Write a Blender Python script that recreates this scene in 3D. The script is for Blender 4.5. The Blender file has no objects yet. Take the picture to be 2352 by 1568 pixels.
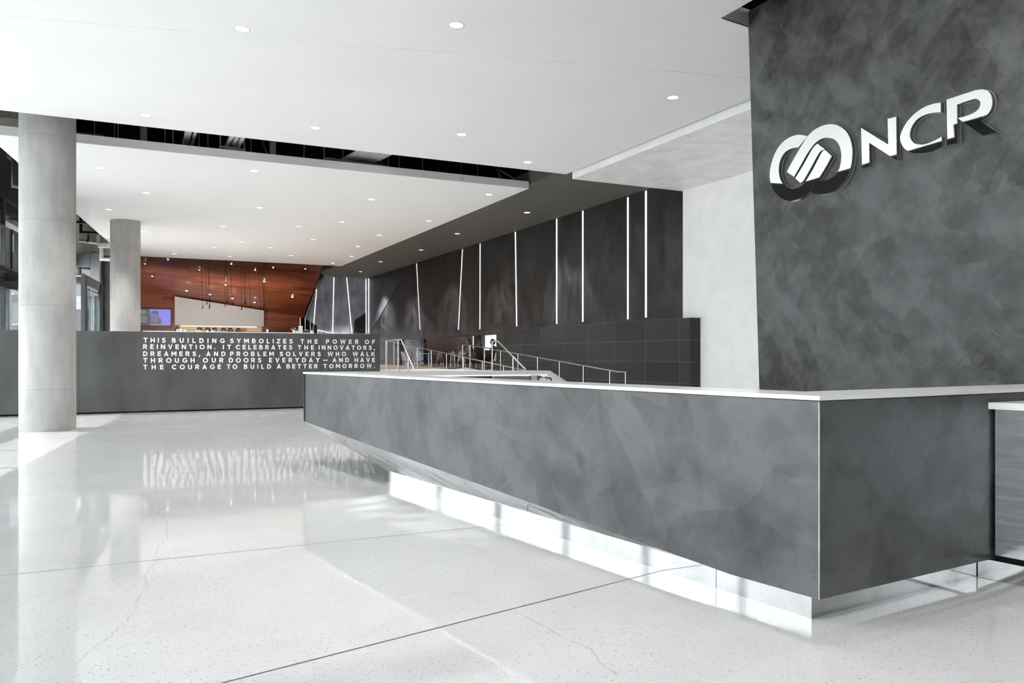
import bpy, bmesh, math, random
from mathutils import Vector, Matrix
from mathutils.geometry import tessellate_polygon
random.seed(7)
C = bpy.context.scene.collection
W_, H_ = 2352, 1568
F = 1850.0; CX = 1176.0; HY = 818.0; CH = 1.26
U = Vector((0.9002, 0.4355, 0)); V = Vector((-0.4355, 0.9002, 0)); ZZ = Vector((0, 0, 1))
WD = Vector((-0.321, 0.947, 0))                       # direction of the left facade

# ------------------------------------------------------------------ camera helpers
def P(s, v, z=0.0): return U * s + V * v + Vector((0, 0, z))
def at(px, py, y): return Vector(((px - CX) / F * y, y, CH - (py - HY) * y / F))
def on_z(px, py, z):
    y = (CH - z) * F / (py - HY); return at(px, py, y)
def on_s(px, py, s):
    t = (px - CX) / F; return at(px, py, s / (U.x * t + U.y))
def on_v(px, py, v):
    t = (px - CX) / F; return at(px, py, v / (V.x * t + V.y))
def sv(p): return (p.dot(U), p.dot(V))

# ------------------------------------------------------------------ object helpers
ORG = {}
def tag(o, label=None, cat=None, group=None, kind=None):
    if label: o['label'] = label
    if cat: o['category'] = cat
    if group: o['group'] = group
    if kind: o['kind'] = kind
    return o
def thing(name, loc, label, cat, group=None, kind=None):
    o = bpy.data.objects.new(name, None); C.objects.link(o)
    o.empty_display_size = 0.1
    o.location = loc; ORG[o] = Vector(loc)
    return tag(o, label, cat, group, kind)

class MB:
    def __init__(s): s.v = []; s.f = []; s.m = []; s.sm = []
    def add(s, vs, fs, m=0, smooth=False):
        b = len(s.v); s.v += [Vector(x) for x in vs]
        for f in fs: s.f.append([b + i for i in f]); s.m.append(m); s.sm.append(smooth)
        return s
    def face(s, vs, m=0): return s.add(vs, [list(range(len(vs)))], m)
    def prism(s, poly, ext, m=0):
        """solid: polygon swept along ext"""
        n = len(poly); ext = Vector(ext)
        a = [Vector(p) for p in poly]; b = [p + ext for p in a]
        tr = tessellate_polygon([a])
        fs = [list(t) for t in tr] + [[i + n for i in reversed(t)] for t in tr]
        # orient caps
        nrm = Vector()
        for i in range(n): nrm += a[i].cross(a[(i + 1) % n])
        out = []
        for t in tr:
            tn = (a[t[1]] - a[t[0]]).cross(a[t[2]] - a[t[0]])
            t = list(t)
            if tn.dot(ext) > 0: t.reverse()
            out.append(t); out.append([i + n for i in reversed(t)])
        for i in range(n):
            j = (i + 1) % n
            q = [i, j, j + n, i + n]
            if nrm.dot(ext) < 0: q.reverse()
            out.append(q)
        return s.add(a + b, out, m)
    def box(s, c, ax, ay, az, m=0):
        """c = corner, three edge vectors"""
        c = Vector(c); ax, ay, az = Vector(ax), Vector(ay), Vector(az)
        vs = [c, c + ax, c + ax + ay, c + ay, c + az, c + ax + az, c + ax + ay + az, c + ay + az]
        fs = [[0, 3, 2, 1], [4, 5, 6, 7], [0, 1, 5, 4], [1, 2, 6, 5], [2, 3, 7, 6], [3, 0, 4, 7]]
        if ax.cross(ay).dot(az) < 0: fs = [list(reversed(f)) for f in fs]
        return s.add(vs, fs, m)
    def cbox(s, c, sx, sy, sz, m=0, rot=0.0):
        """centre of base, sizes"""
        a = Vector((math.cos(rot), math.sin(rot), 0)); b = Vector((-math.sin(rot), math.cos(rot), 0))
        return s.box(Vector(c) - a * sx / 2 - b * sy / 2, a * sx, b * sy, ZZ * sz, m)
    def tube(s, pts, r, n=8, m=0, caps=True, closed=False):
        pts = [Vector(p) for p in pts]; rs = r if isinstance(r, (list, tuple)) else [r] * len(pts)
        rings = []; N = len(pts); prev = None
        for i, p in enumerate(pts):
            if closed: d = pts[(i + 1) % N] - pts[i - 1]
            else:
                d = Vector()
                if i > 0: d += (p - pts[i - 1]).normalized()
                if i < N - 1: d += (pts[i + 1] - p).normalized()
            d.normalize()
            if prev is None:
                a = d.cross(ZZ)
                if a.length < 1e-3: a = d.cross(Vector((1, 0, 0)))
            else:
                a = prev - d * prev.dot(d)
            a.normalize(); prev = a; b = d.cross(a)
            k = 1.0
            if 0 < i < N - 1 and not closed:
                c = (p - pts[i - 1]).normalized().dot(d); k = 1 / max(c, 0.5)
            rings.append([p + (a * math.cos(2 * math.pi * j / n) + b * math.sin(2 * math.pi * j / n)) * rs[i] * k for j in range(n)])
        vs = [q for R in rings for q in R]; fs = []
        for i in range(N if closed else N - 1):
            i2 = (i + 1) % N
            for j in range(n):
                j2 = (j + 1) % n
                fs.append([i * n + j, i * n + j2, i2 * n + j2, i2 * n + j])
        s.add(vs, fs, m, True)
        if caps and not closed:
            s.add(rings[0], [list(reversed(range(n)))], m); s.add(rings[-1], [list(range(n))], m)
        return s
    def lathe(s, c, prof, n=24, m=0, axis=ZZ, smooth=True):
        c = Vector(c); vs = []; fs = []
        for (r, z) in prof:
            for j in range(n):
                a = 2 * math.pi * j / n
                vs.append(c + Vector((r * math.cos(a), r * math.sin(a), z)))
        for i in range(len(prof) - 1):
            for j in range(n):
                j2 = (j + 1) % n
                fs.append([i * n + j, i * n + j2, (i + 1) * n + j2, (i + 1) * n + j])
        return s.add(vs, fs, m, smooth)
    def disc(s, c, r, n=24, m=0, up=True):
        c = Vector(c); vs = [c + Vector((r * math.cos(2 * math.pi * j / n), r * math.sin(2 * math.pi * j / n), 0)) for j in range(n)]
        return s.add(vs, [list(range(n)) if up else list(reversed(range(n)))], m)
    def ball(s, c, rx, ry, rz, n=14, k=9, m=0):
        c = Vector(c); vs = [c + Vector((0, 0, -rz))]; fs = []
        for i in range(1, k):
            th = math.pi * i / k
            for j in range(n):
                a = 2 * math.pi * j / n
                vs.append(c + Vector((rx * math.sin(th) * math.cos(a), ry * math.sin(th) * math.sin(a), -rz * math.cos(th))))
        vs.append(c + Vector((0, 0, rz))); L = len(vs) - 1
        for j in range(n):
            fs.append([0, 1 + (j + 1) % n, 1 + j])
            fs.append([L, L - n + j, L - n + (j + 1) % n])
        for i in range(k - 2):
            for j in range(n):
                j2 = (j + 1) % n
                fs.append([1 + i * n + j, 1 + i * n + j2, 1 + (i + 1) * n + j2, 1 + (i + 1) * n + j])
        return s.add(vs, fs, m, True)
    def build(s, name, mats, parent=None, label=None, cat=None, group=None, kind=None, bevel=0.0, origin=None):
        if not isinstance(mats, (list, tuple)): mats = [mats]
        if parent is not None: org = ORG[parent].copy() if origin is None else Vector(origin)
        elif origin is not None: org = Vector(origin)
        else:
            lo = Vector((min(v.x for v in s.v), min(v.y for v in s.v), min(v.z for v in s.v)))
            hi = Vector((max(v.x for v in s.v), max(v.y for v in s.v), max(v.z for v in s.v)))
            org = Vector(((lo.x + hi.x) / 2, (lo.y + hi.y) / 2, lo.z))
        me = bpy.data.meshes.new(name)
        me.from_pydata([tuple(v - org) for v in s.v], [], s.f)
        for mt in mats: me.materials.append(mt)
        for p, mi, sm in zip(me.polygons, s.m, s.sm): p.material_index = mi; p.use_smooth = sm
        me.update()
        o = bpy.data.objects.new(name, me); C.objects.link(o)
        ORG[o] = org
        if parent is not None:
            o.parent = parent; o.location = org - ORG[parent]
        else: o.location = org
        if bevel > 0:
            bm = o.modifiers.new('edge', 'BEVEL'); bm.width = bevel; bm.segments = 2; bm.limit_method = 'ANGLE'; bm.angle_limit = 0.6
        return tag(o, label, cat, group, kind)
def copy_tree(root, loc, label=None, group=None):
    r = root.copy(); C.objects.link(r); r.location = loc; ORG[r] = Vector(loc)
    if label: r['label'] = label
    if group: r['group'] = group
    for ch in [x for x in bpy.data.objects if x.parent == root]:
        c = ch.copy(); C.objects.link(c); c.parent = r
        for g in [x for x in bpy.data.objects if x.parent == ch]:
            d = g.copy(); C.objects.link(d); d.parent = c
    return r
ORD = ['first', 'second', 'third', 'fourth', 'fifth', 'sixth', 'seventh', 'eighth', 'ninth', 'tenth', 'eleventh', 'twelfth',
       'thirteenth', 'fourteenth', 'fifteenth', 'sixteenth', 'seventeenth', 'eighteenth', 'nineteenth', 'twentieth',
       'twenty-first', 'twenty-second', 'twenty-third', 'twenty-fourth', 'twenty-fifth', 'twenty-sixth', 'twenty-seventh', 'twenty-eighth']

# ------------------------------------------------------------------ materials
class NT:
    def __init__(s, name):
        s.mat = bpy.data.materials.new(name); s.mat.use_nodes = True
        s.t = s.mat.node_tree; s.t.nodes.clear()
        s.out = s.t.nodes.new('ShaderNodeOutputMaterial')
    def n(s, typ, **kw):
        nd = s.t.nodes.new('ShaderNode' + typ)
        for k, v in kw.items():
            if k.startswith('_'): setattr(nd, k[1:], v)
        return nd
    def set(s, sock, val):
        if hasattr(val, 'is_output') or isinstance(val, bpy.types.NodeSocket): s.t.links.new(val, sock)
        else: sock.default_value = val
    def math(s, op, a, b=None, c=None):
        nd = s.n('Math', _operation=op)
        s.set(nd.inputs[0], a)
        if b is not None: s.set(nd.inputs[1], b)
        if c is not None: s.set(nd.inputs[2], c)
        return nd.outputs[0]
    def pos(s): return s.n('NewGeometry').outputs['Position']
    def vm(s, op, a, b=None):
        nd = s.n('VectorMath', _operation=op); s.set(nd.inputs[0], a)
        if b is not None: s.set(nd.inputs[1], b)
        return nd.outputs['Value'] if op in ('DOT_PRODUCT', 'LENGTH', 'DISTANCE') else nd.outputs['Vector']
    def noise(s, vec, scale, detail=4, rough=0.5, dist=0.0, color=False):
        nd = s.n('TexNoise'); s.set(nd.inputs['Vector'], vec); nd.inputs['Scale'].default_value = scale
        nd.inputs['Detail'].default_value = detail; nd.inputs['Roughness'].default_value = rough; nd.inputs['Distortion'].default_value = dist
        return nd.outputs['Color' if color else 'Fac']
    def vor(s, vec, scale, feature='F1', out='Distance', rnd=1.0):
        nd = s.n('TexVoronoi', _feature=feature); s.set(nd.inputs['Vector'], vec); nd.inputs['Scale'].default_value = scale
        nd.inputs['Randomness'].default_value = rnd
        return nd.outputs[out]
    def ramp(s, fac, lo, hi, a=0.0, b=1.0):
        nd = s.n('MapRange'); s.set(nd.inputs[0], fac)
        nd.inputs[1].default_value = lo; nd.inputs[2].default_value = hi; nd.inputs[3].default_value = a; nd.inputs[4].default_value = b
        return nd.outputs[0]
    def mix(s, fac, a, b, blend='MIX'):
        nd = s.n('Mix', _data_type='RGBA', _blend_type=blend)
        s.set(nd.inputs[0], fac)
        for i, x in ((6, a), (7, b)):
            if isinstance(x, tuple) and len(x) == 3: x = (*x, 1)
            s.set(nd.inputs[i], x)
        return nd.outputs[2]
    def scalev(s, vec, sc):
        nd = s.n('Mapping'); s.set(nd.inputs[0], vec); nd.inputs['Scale'].default_value = sc; return nd.outputs[0]
    def bump(s, h, strength=0.1, dist=0.01):
        nd = s.n('Bump'); s.set(nd.inputs['Height'], h); nd.inputs['Strength'].default_value = strength; nd.inputs['Distance'].default_value = dist
        return nd.outputs[0]
    def bsdf(s, color, rough, metal=0.0, normal=None, spec=0.5, emit=None, estr=0.0, coat=0.0, coat_rough=0.1):
        p = s.n('BsdfPrincipled')
        if isinstance(color, tuple) and len(color) == 3: color = (*color, 1)
        s.set(p.inputs['Base Color'], color); s.set(p.inputs['Roughness'], rough); s.set(p.inputs['Metallic'], metal)
        p.inputs['Specular IOR Level'].default_value = spec
        p.inputs['Coat Weight'].default_value = coat; p.inputs['Coat Roughness'].default_value = coat_rough
        if normal is not None: s.set(p.inputs['Normal'], normal)
        if emit is not None:
            if isinstance(emit, tuple): emit = (*emit, 1)
            s.set(p.inputs['Emission Color'], emit); p.inputs['Emission Strength'].default_value = estr
        s.t.links.new(p.outputs[0], s.out.inputs[0]); return s.mat
def plain(name, col, rough=0.5, metal=0.0, var=0.06, sc=6.0, spec=0.5, coat=0.0):
    m = NT(name); nz = m.noise(m.pos(), sc, 5, 0.6)
    c2 = tuple(max(0, c * (1 - var * 2)) for c in col)
    c1 = tuple(min(1, c * (1 + var)) for c in col)
    return m.bsdf(m.mix(m.ramp(nz, .3, .7), c2, c1), rough, metal, spec=spec, coat=coat)
def emis(name, col, strength):
    m = NT(name); return m.bsdf((0.02, 0.02, 0.02), 0.5, emit=col, estr=strength)
def glassm(name, tint=(0.93, 0.96, 0.97), rough=0.0, ior=1.5):
    m = NT(name)
    t = m.n('BsdfTransparent'); t.inputs[0].default_value = (*tint, 1)
    g = m.n('BsdfGlossy'); g.inputs['Roughness'].default_value = rough; g.inputs[0].default_value = (1, 1, 1, 1)
    fr = m.n('Fresnel'); bf = m.n('NewGeometry').outputs['Backfacing']; m.set(fr.inputs[0], m.ramp(bf, 0, 1, ior, 1 / ior))
    mx = m.n('MixShader'); m.t.links.new(fr.outputs[0], mx.inputs[0]); m.t.links.new(t.outputs[0], mx.inputs[1]); m.t.links.new(g.outputs[0], mx.inputs[2])
    m.t.links.new(mx.outputs[0], m.out.inputs[0]); return m.mat

def plaster(name, lo, hi, scale=1.0, rough=(0.3, 0.5), streak=False, blue=1.0, spec=0.5, veins=0.5, contrast=1.0):
    """trowelled dark plaster: cloudy tone, overlapping flat trowel patches, fine scratches and small dark nicks"""
    m = NT(name); p = m.pos()
    ps = m.scalev(p, (1, 1, 0.4)) if streak else p
    def warp(vec, sc, amt): return m.vm('ADD', vec, m.vm('MULTIPLY', m.vm('SUBTRACT', m.noise(p, sc, 4, .6, 0, True), (0.5, 0.5, 0.5)), (amt, amt, amt)))
    cloud = m.noise(ps, 0.8 * scale, 4, .5)
    mott = m.noise(warp(ps, 3 * scale, .12), 3.2 * scale, 8, .62)
    q = warp(p, 6 * scale, .075)
    h_ = m.vm('DOT_PRODUCT', q, (0.60, 0.80, 0.0)); h2 = m.vm('DOT_PRODUCT', q, (-0.60, 0.80, 0.0)); sep = m.n('SeparateXYZ'); m.set(sep.inputs[0], q); z = sep.outputs[2]
    hor = m.math('ADD', h_, m.math('MULTIPLY', h2, .7))
    def rot(a, sx, sy, off):
        ca, sa = math.cos(a), math.sin(a)
        u_ = m.math('ADD', m.math('MULTIPLY', hor, ca), m.math('MULTIPLY', z, sa)); v_ = m.math('SUBTRACT', m.math('MULTIPLY', z, ca), m.math('MULTIPLY', hor, sa))
        c = m.n('CombineXYZ'); m.set(c.inputs[0], m.math('MULTIPLY', u_, sx)); m.set(c.inputs[1], m.math('MULTIPLY', v_, sy)); c.inputs[2].default_value = off
        return c.outputs[0]
    tot = m.math('ADD', m.math('MULTIPLY', m.ramp(cloud, .3, .7), .24), m.math('MULTIPLY', m.ramp(mott, .3, .7), .30))
    for k, (a, w) in enumerate(((.9, .18), (-.6, .16), (.25 if not streak else 1.45, .14))):
        sp = m.n('SeparateColor'); m.set(sp.inputs[0], m.vor(rot(a, 1.1 * scale, 2.6 * scale, 1.7 * k), 1.25, 'SMOOTH_F1' if streak else 'F1', 'Color'))
        tot = m.math('ADD', tot, m.math('MULTIPLY', sp.outputs[k], w))
    # scratches light and dark
    msk = m.ramp(m.noise(p, 1.1 * scale, 3, .5), .45, .62)
    s1 = m.ramp(m.noise(rot(.8, 1.3 * scale, 20 * scale, 5), 1.0, 2, .5), .66, .74)
    s2 = m.ramp(m.noise(rot(-.75, 1.5 * scale, 22 * scale, 9), 1.0, 2, .5), .66, .74)
    nick = m.math('MULTIPLY', m.ramp(m.noise(rot(.6, 5 * scale, 13 * scale, 3), 1.0, 3, .6), .68, .76), msk)
    tot = m.math('ADD', tot, m.math('MULTIPLY', m.math('MULTIPLY', s1, msk), .16 * veins))
    tot = m.math('SUBTRACT', tot, m.math('MULTIPLY', m.math('MULTIPLY', s2, msk), .22 * veins))
    tot = m.math('SUBTRACT', tot, m.math('MULTIPLY', nick, .38 * veins))
    c1 = (hi * (1 - .015 * blue), hi, hi * (1 + .04 * blue)); c0 = (lo * (1 - .01 * blue), lo, lo * (1 + .03 * blue))
    hw = .23 / contrast
    col = m.mix(m.ramp(tot, .5 - hw, .5 + hw), c0, c1)
    return m.bsdf(col, m.ramp(mott, .3, .7, rough[0], rough[1]), spec=spec, normal=m.bump(tot, 0.06, 0.004))

def concrete(name, lo, hi, rough=0.7, scale=1.0, bands=0.0):
    m = NT(name); p = m.pos()
    a = m.noise(p, 1.2 * scale, 6, .6, .4); b = m.noise(m.scalev(p, (3, 3, .6)), 2.5 * scale, 6, .6)
    pits = m.ramp(m.vor(p, 26 * scale), 0.0, 0.11, 1, 0)
    pm = m.math('MULTIPLY', pits, m.ramp(m.noise(p, 3, 2), .55, .62))
    val = m.math('ADD', m.math('MULTIPLY', a, .5), m.math('MULTIPLY', b, .5))
    col = m.mix(m.ramp(val, .32, .68), lo, hi)
    if bands:
        sep = m.n('SeparateXYZ'); m.set(sep.inputs[0], p)
        zz = m.math('ADD', sep.outputs[2], m.math('MULTIPLY', m.noise(p, 5, 3), .02))
        fr = m.math('ABSOLUTE', m.math('SUBTRACT', m.math('FRACT', m.math('DIVIDE', zz, bands)), .5))
        col = m.mix(m.math('MULTIPLY', m.ramp(fr, 0, .006, 1, 0), .45), col, tuple(x * .55 for x in lo))
    col = m.mix(m.math('MULTIPLY', pm, .5), col, tuple(x * .5 for x in lo))
    return m.bsdf(col, rough, normal=m.bump(m.math('SUBTRACT', val, pm), 0.12, 0.006), spec=.3)

def floor_mat():
    m = NT('polished_concrete'); p = m.pos()
    big = m.noise(p, .45, 5, .55, .6); mid = m.noise(p, 2.4, 6, .6, .5); fin = m.noise(p, 45, 4, .7)
    val = m.math('ADD', m.math('ADD', m.math('MULTIPLY', big, .45), m.math('MULTIPLY', mid, .3)), m.math('MULTIPLY', fin, .25))
    col = m.mix(m.ramp(val, .3, .7), (.60, .60, .598), (.76, .76, .76))
    # aggregate
    def specks(scale, thr, rad, off):
        vn = m.n('TexVoronoi', _feature='F1'); m.set(vn.inputs['Vector'], m.vm('ADD', p, off)); vn.inputs['Scale'].default_value = scale
        sp = m.n('SeparateColor'); m.set(sp.inputs[0], vn.outputs['Color'])
        return m.math('MULTIPLY', m.math('LESS_THAN', sp.outputs[0], thr), m.ramp(vn.outputs['Distance'], rad * .7, rad, 1, 0))
    dens = m.ramp(m.noise(p, .8, 3), .35, .65, .35, 1)
    col = m.mix(m.math('MULTIPLY', m.math('MULTIPLY', specks(70, .16, .36, (0, 0, 0)), dens), .62), col, (.16, .16, .16))
    col = m.mix(m.math('MULTIPLY', specks(150, .2, .4, (3, 1, 0)), .45), col, (.26, .26, .26))
    col = m.mix(m.math('MULTIPLY', specks(95, .14, .4, (7, 2, 0)), .4), col, (.82, .82, .81))
    # saw-cut joints
    tot = None
    def line(a, b, w, dark):
        nonlocal tot
        a = Vector(a[:2]).to_3d(); b = Vector(b[:2]).to_3d(); d = (b - a).normalized(); nn = Vector((-d.y, d.x, 0))
        ds = m.math('ABSOLUTE', m.math('SUBTRACT', m.vm('DOT_PRODUCT', p, tuple(nn)), a.dot(nn)))
        x = m.math('MULTIPLY', m.ramp(ds, w * .7, w, 1, 0), dark)
        tot = x if tot is None else m.math('MAXIMUM', tot, x)
    fl = lambda x, y: on_z(x, y, 0)
    line(fl(0, 1322), fl(1150, 1205), .0065, .85)
    line(fl(510, 1568), fl(1450, 1328), .0075, .92)
    line(fl(51, 1082), fl(846, 1063), .009, .85)
    line(fl(167, 995), fl(500, 988), .014, .6)
    # hairline cracks
    wob = m.vm('MULTIPLY', m.vm('SUBTRACT', m.noise(p, 3.5, 5, .6, 0, True), (.5, .5, .5)), (.16, .16, 0))
    pw = m.vm('ADD', p, wob)
    def crack(pts, w, dark):
        nonlocal tot
        for i in range(len(pts) - 1):
            a = fl(*pts[i]); b = fl(*pts[i + 1]); d = (b - a); L = d.length; d.normalize(); nn = Vector((-d.y, d.x, 0))
            ds = m.math('ABSOLUTE', m.math('SUBTRACT', m.vm('DOT_PRODUCT', pw, tuple(nn)), a.dot(nn)))
            al = m.math('SUBTRACT', m.vm('DOT_PRODUCT', pw, tuple(d)), a.dot(d))
            ins = m.math('MULTIPLY', m.math('GREATER_THAN', al, 0.0), m.math('LESS_THAN', al, L))
            x = m.math('MULTIPLY', m.math('MULTIPLY', m.ramp(ds, w * .4, w, 1, 0), ins), dark)
            tot = m.math('MAXIMUM', tot, x)
    crack([(360, 1160), (388, 1215), (340, 1310), (322, 1392), (240, 1472), (160, 1530)], .006, .17)
    crack([(1180, 1400), (1290, 1462), (1350, 1490), (1425, 1550)], .005, .24)
    col = m.mix(tot, col, (.035, .035, .035))
    rgh = m.math('ADD', m.ramp(mid, .3, .7, .03, .075), m.math('MULTIPLY', tot, .4))
    return m.bsdf(col, rgh, spec=.55, normal=m.bump(m.noise(p, 2.2, 3), .035, .01))

def wood_mat():
    m = NT('cherry_wood_boards'); p = m.pos()
    cu = m.vm('DOT_PRODUCT', p, tuple(U)); cw = m.vm('DOT_PRODUCT', p, (V.x * .62, V.y * .62, -.78))
    row = m.math('FLOOR', m.math('DIVIDE', cw, .13))
    w = m.n('TexWhiteNoise', _noise_dimensions='1D'); m.set(w.inputs['W'], row)
    seg = m.math('FLOOR', m.math('ADD', m.math('DIVIDE', cu, 2.4), m.math('MULTIPLY', w.outputs['Value'], 9)))
    w2 = m.n('TexWhiteNoise', _noise_dimensions='2D'); cb = m.n('CombineXYZ'); m.set(cb.inputs[0], row); m.set(cb.inputs[1], seg); m.set(w2.inputs['Vector'], cb.outputs[0])
    cg = m.n('CombineXYZ'); m.set(cg.inputs[0], m.math('MULTIPLY', cu, .5)); m.set(cg.inputs[1], m.math('MULTIPLY', cw, 9)); m.set(cg.inputs[2], w2.outputs['Value'])
    grain = m.noise(cg.outputs[0], 1.5, 5, .6, .6)
    val = m.math('ADD', m.math('MULTIPLY', w2.outputs['Value'], .6), m.math('MULTIPLY', grain, .5))
    col = m.mix(m.ramp(val, .15, .95), (.070, .018, .009), (.26, .070, .030))
    gap = m.math('ABSOLUTE', m.math('SUBTRACT', m.math('FRACT', m.math('DIVIDE', cw, .13)), .5))
    col = m.mix(m.ramp(gap, .46, .5, 0, .7), col, (.01, .004, .003))
    return m.bsdf(col, .35, spec=.4)

def granite_mat():
    m = NT('dark_granite_tile'); p = m.pos()
    nz = m.noise(p, 60, 3, .7); big = m.noise(p, .8, 4)
    s_ = m.vm('DOT_PRODUCT', p, tuple(U)); v_ = m.vm('DOT_PRODUCT', p, tuple(V))
    sep = m.n('SeparateXYZ'); m.set(sep.inputs[0], p); z_ = sep.outputs[2]
    TH, TV = .489, 1.33
    rz = m.math('DIVIDE', m.math('SUBTRACT', 2.113, z_), TH); rv = m.math('DIVIDE', m.math('SUBTRACT', v_, 14.62), TV)
    w = m.n('TexWhiteNoise', _noise_dimensions='2D'); cb = m.n('CombineXYZ'); m.set(cb.inputs[0], m.math('FLOOR', rz)); m.set(cb.inputs[1], m.math('FLOOR', rv)); m.set(w.inputs['Vector'], cb.outputs[0])
    def dist(x, unit): 
        f = m.math('FRACT', x); return m.math('MULTIPLY', m.math('MINIMUM', f, m.math('SUBTRACT', 1, f)), unit)
    j = m.math('MAXIMUM', m.ramp(dist(rz, TH), .003, .007, 1, 0), m.ramp(dist(rv, TV), .003, .009, 1, 0))
    val = m.math('ADD', m.math('MULTIPLY', nz, .5), m.math('ADD', m.math('MULTIPLY', big, .3), m.math('MULTIPLY', w.outputs['Value'], .25)))
    col = m.mix(m.ramp(val, .25, .8), (.014, .014, .014), (.040, .040, .040))
    col = m.mix(m.math('MULTIPLY', j, .5), col, (.22, .22, .22))
    return m.bsdf(col, .45, spec=.35)

def brushed(name, col, rough, sc):
    m = NT(name); p = m.pos(); g = m.noise(m.scalev(p, sc), 3, 6, .6, .5)
    c = m.mix(m.ramp(g, .3, .7), tuple(x * .8 for x in col), tuple(min(1, x * 1.1) for x in col))
    return m.bsdf(c, m.ramp(g, .3, .7, rough * .7, rough * 1.3), 1.0, normal=m.bump(m.noise(p, 1.6, 2), .05, .02))

M = {}
M['floor'] = floor_mat()
M['white'] = plain('white_ceiling_paint', (.80, .80, .80), .6, var=.012, sc=.6, spec=.25)
M['white_wall'] = plain('white_plaster', (.84, .84, .838), .5, var=.03, sc=2.5, spec=.3)
M['offwhite'] = plain('pale_grey_plaster_soffit', (.86, .855, .85), .45, var=.07, sc=2.2, spec=.4)
M['grey_soffit'] = plain('warm_grey_soffit_paint', (.12, .115, .106), .6, var=.03, sc=1.5, spec=.3)
M['logo_wall'] = plaster('dark_trowelled_plaster', .016, .098, 1.5, (.4, .55), blue=.7, veins=1.5)
M['panel_wall'] = plaster('black_trowelled_plaster', .001, .038, 1.3, (.36, .5), streak=True, blue=.2, veins=.3)
M['desk'] = plaster('blue_grey_waxed_plaster', .014, .088, 1.25, (.32, .42), blue=1.5, veins=.45)
M['text_wall'] = plaster('grey_waxed_steel_panel', .055, .10, .7, (.33, .42), streak=True, blue=.8, veins=0)
M['blue_wall'] = plaster('teal_grey_plaster', .30, .60, 1.0, (.25, .4), streak=True, blue=6.0, veins=0)
M['wall_reflection'] = plaster('dim_teal_reflection', .03, .085, 1.0, (.45, .55), streak=True, blue=6.0, veins=0)
M['column'] = concrete('column_concrete', (.34, .335, .32), (.50, .495, .48), .75, 1.0, bands=1.42)
M['slab'] = concrete('slab_concrete', (.17, .165, .15), (.30, .29, .27), .85)
M['slab_pale'] = plain('pale_polished_slab', (.55, .55, .54), .25, var=.04, sc=1.5)
M['bead'] = plain('worn_pale_edge', (.42, .41, .40), .5, var=.2, sc=9)
M['black'] = plain('matt_black_paint', (.012, .012, .012), .8, var=.1, spec=.1)
M['plenum'] = plain('black_plenum_paint', (.008, .008, .008), .9, var=.2, spec=.05)
M['granite'] = granite_mat()
M['wood'] = wood_mat()
M['mirror'] = brushed('mirror_polished_steel', (.56, .56, .56), .05, (1, 1, 1))
M['steel'] = brushed('satin_stainless_steel', (.80, .80, .79), .22, (2, 2, 20))
M['counter_steel'] = brushed('dark_brushed_steel', (.58, .59, .60), .2, (.6, .6, 9))
M['chrome'] = NT('polished_chrome').bsdf((.93, .93, .93), .02, 1.0)
M['letter_side'] = plain('smoked_acrylic_return', (.12, .12, .125), .15, var=.02, spec=.6)
M['letter_edge'] = plain('clear_acrylic_edge', (.62, .63, .64), .15, var=.02)
M['solid_white'] = plain('white_solid_surface', (.88, .88, .88), .16, var=.01, spec=.5)
M['text'] = plain('white_vinyl', (.88, .88, .88), .5, var=.01)
M['lamp'] = emis('downlight_lamp', (1, .97, .92), 9.0)
M['lamp_warm'] = emis('warm_lamp', (1, .86, .68), 14.0)
M['strip'] = emis('led_strip', (1, 1, 1), .8)
M['warm_strip'] = emis('warm_led_strip', (1, .80, .56), 2.2)
M['reflector'] = plain('downlight_reflector', (.80, .78, .75), .15, .6, var=.02)
M['trim'] = plain('white_trim_metal', (.7, .7, .7), .35, var=.02)
M['fascia'] = plain('dark_facade_metal', (.045, .047, .05), .45, var=.05)
M['fin'] = plain('blue_grey_facade_panel', (.17, .18, .195), .4, var=.03)
M['glass'] = glassm('window_glass')
M['tint_glass'] = glassm('tinted_glass', (.55, .6, .62))
M['guard_glass'] = glassm('smoked_guard_glass', (.35, .36, .37))
M['pipe_black'] = plain('black_iron_pipe', (.015, .015, .015), .45, var=.1)
M['galv'] = plain('galvanised_steel', (.60, .61, .62), .4, .2, var=.08)
M['wire'] = plain('hanger_wire', (.38, .38, .38), .5, .1, var=.05)
M['plaster_grey'] = plain('pale_grey_panel', (.42, .425, .43), .5, var=.03)
M['niche'] = plain('warm_limestone_back', (.62, .48, .34), .6, var=.08)
M['jar'] = plain('dark_brown_glaze', (.045, .02, .012), .3, var=.2)
M['jar_face'] = plain('grey_brown_stone', (.22, .19, .17), .5, var=.15)
M['ceramic'] = plain('white_ceramic', (.8, .8, .8), .25, var=.02)
M['dark_plastic'] = plain('dark_grey_plastic', (.03, .03, .032), .4, var=.05)
M['grey_plastic'] = plain('grey_plastic', (.24, .24, .25), .4, var=.04)
M['leaf'] = plain('olive_leaf', (.10, .13, .06), .5, var=.3, sc=30)
M['flower'] = plain('dusty_flower', (.5, .36, .33), .6, var=.3, sc=40)
M['cafe_floor'] = plain('brown_plank_floor', (.16, .115, .085), .35, var=.2, sc=2)
M['chair'] = plain('black_moulded_seat', (.014, .014, .015), .5, var=.05)
M['skin'] = plain('skin', (.45, .29, .22), .55, var=.05)
M['hair'] = plain('dark_hair', (.02, .014, .01), .6, var=.2)
M['cloth_navy'] = plain('navy_cloth', (.035, .04, .06), .85, var=.1)
M['cloth_pale'] = plain('pale_linen_cloth', (.42, .39, .36), .85, var=.08)
M['cloth_black'] = plain('black_cloth', (.015, .015, .017), .85, var=.1)
M['cloth_olive'] = plain('olive_cloth', (.09, .085, .07), .85, var=.1)
M['jeans'] = plain('dark_denim', (.03, .036, .055), .85, var=.1)
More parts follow.
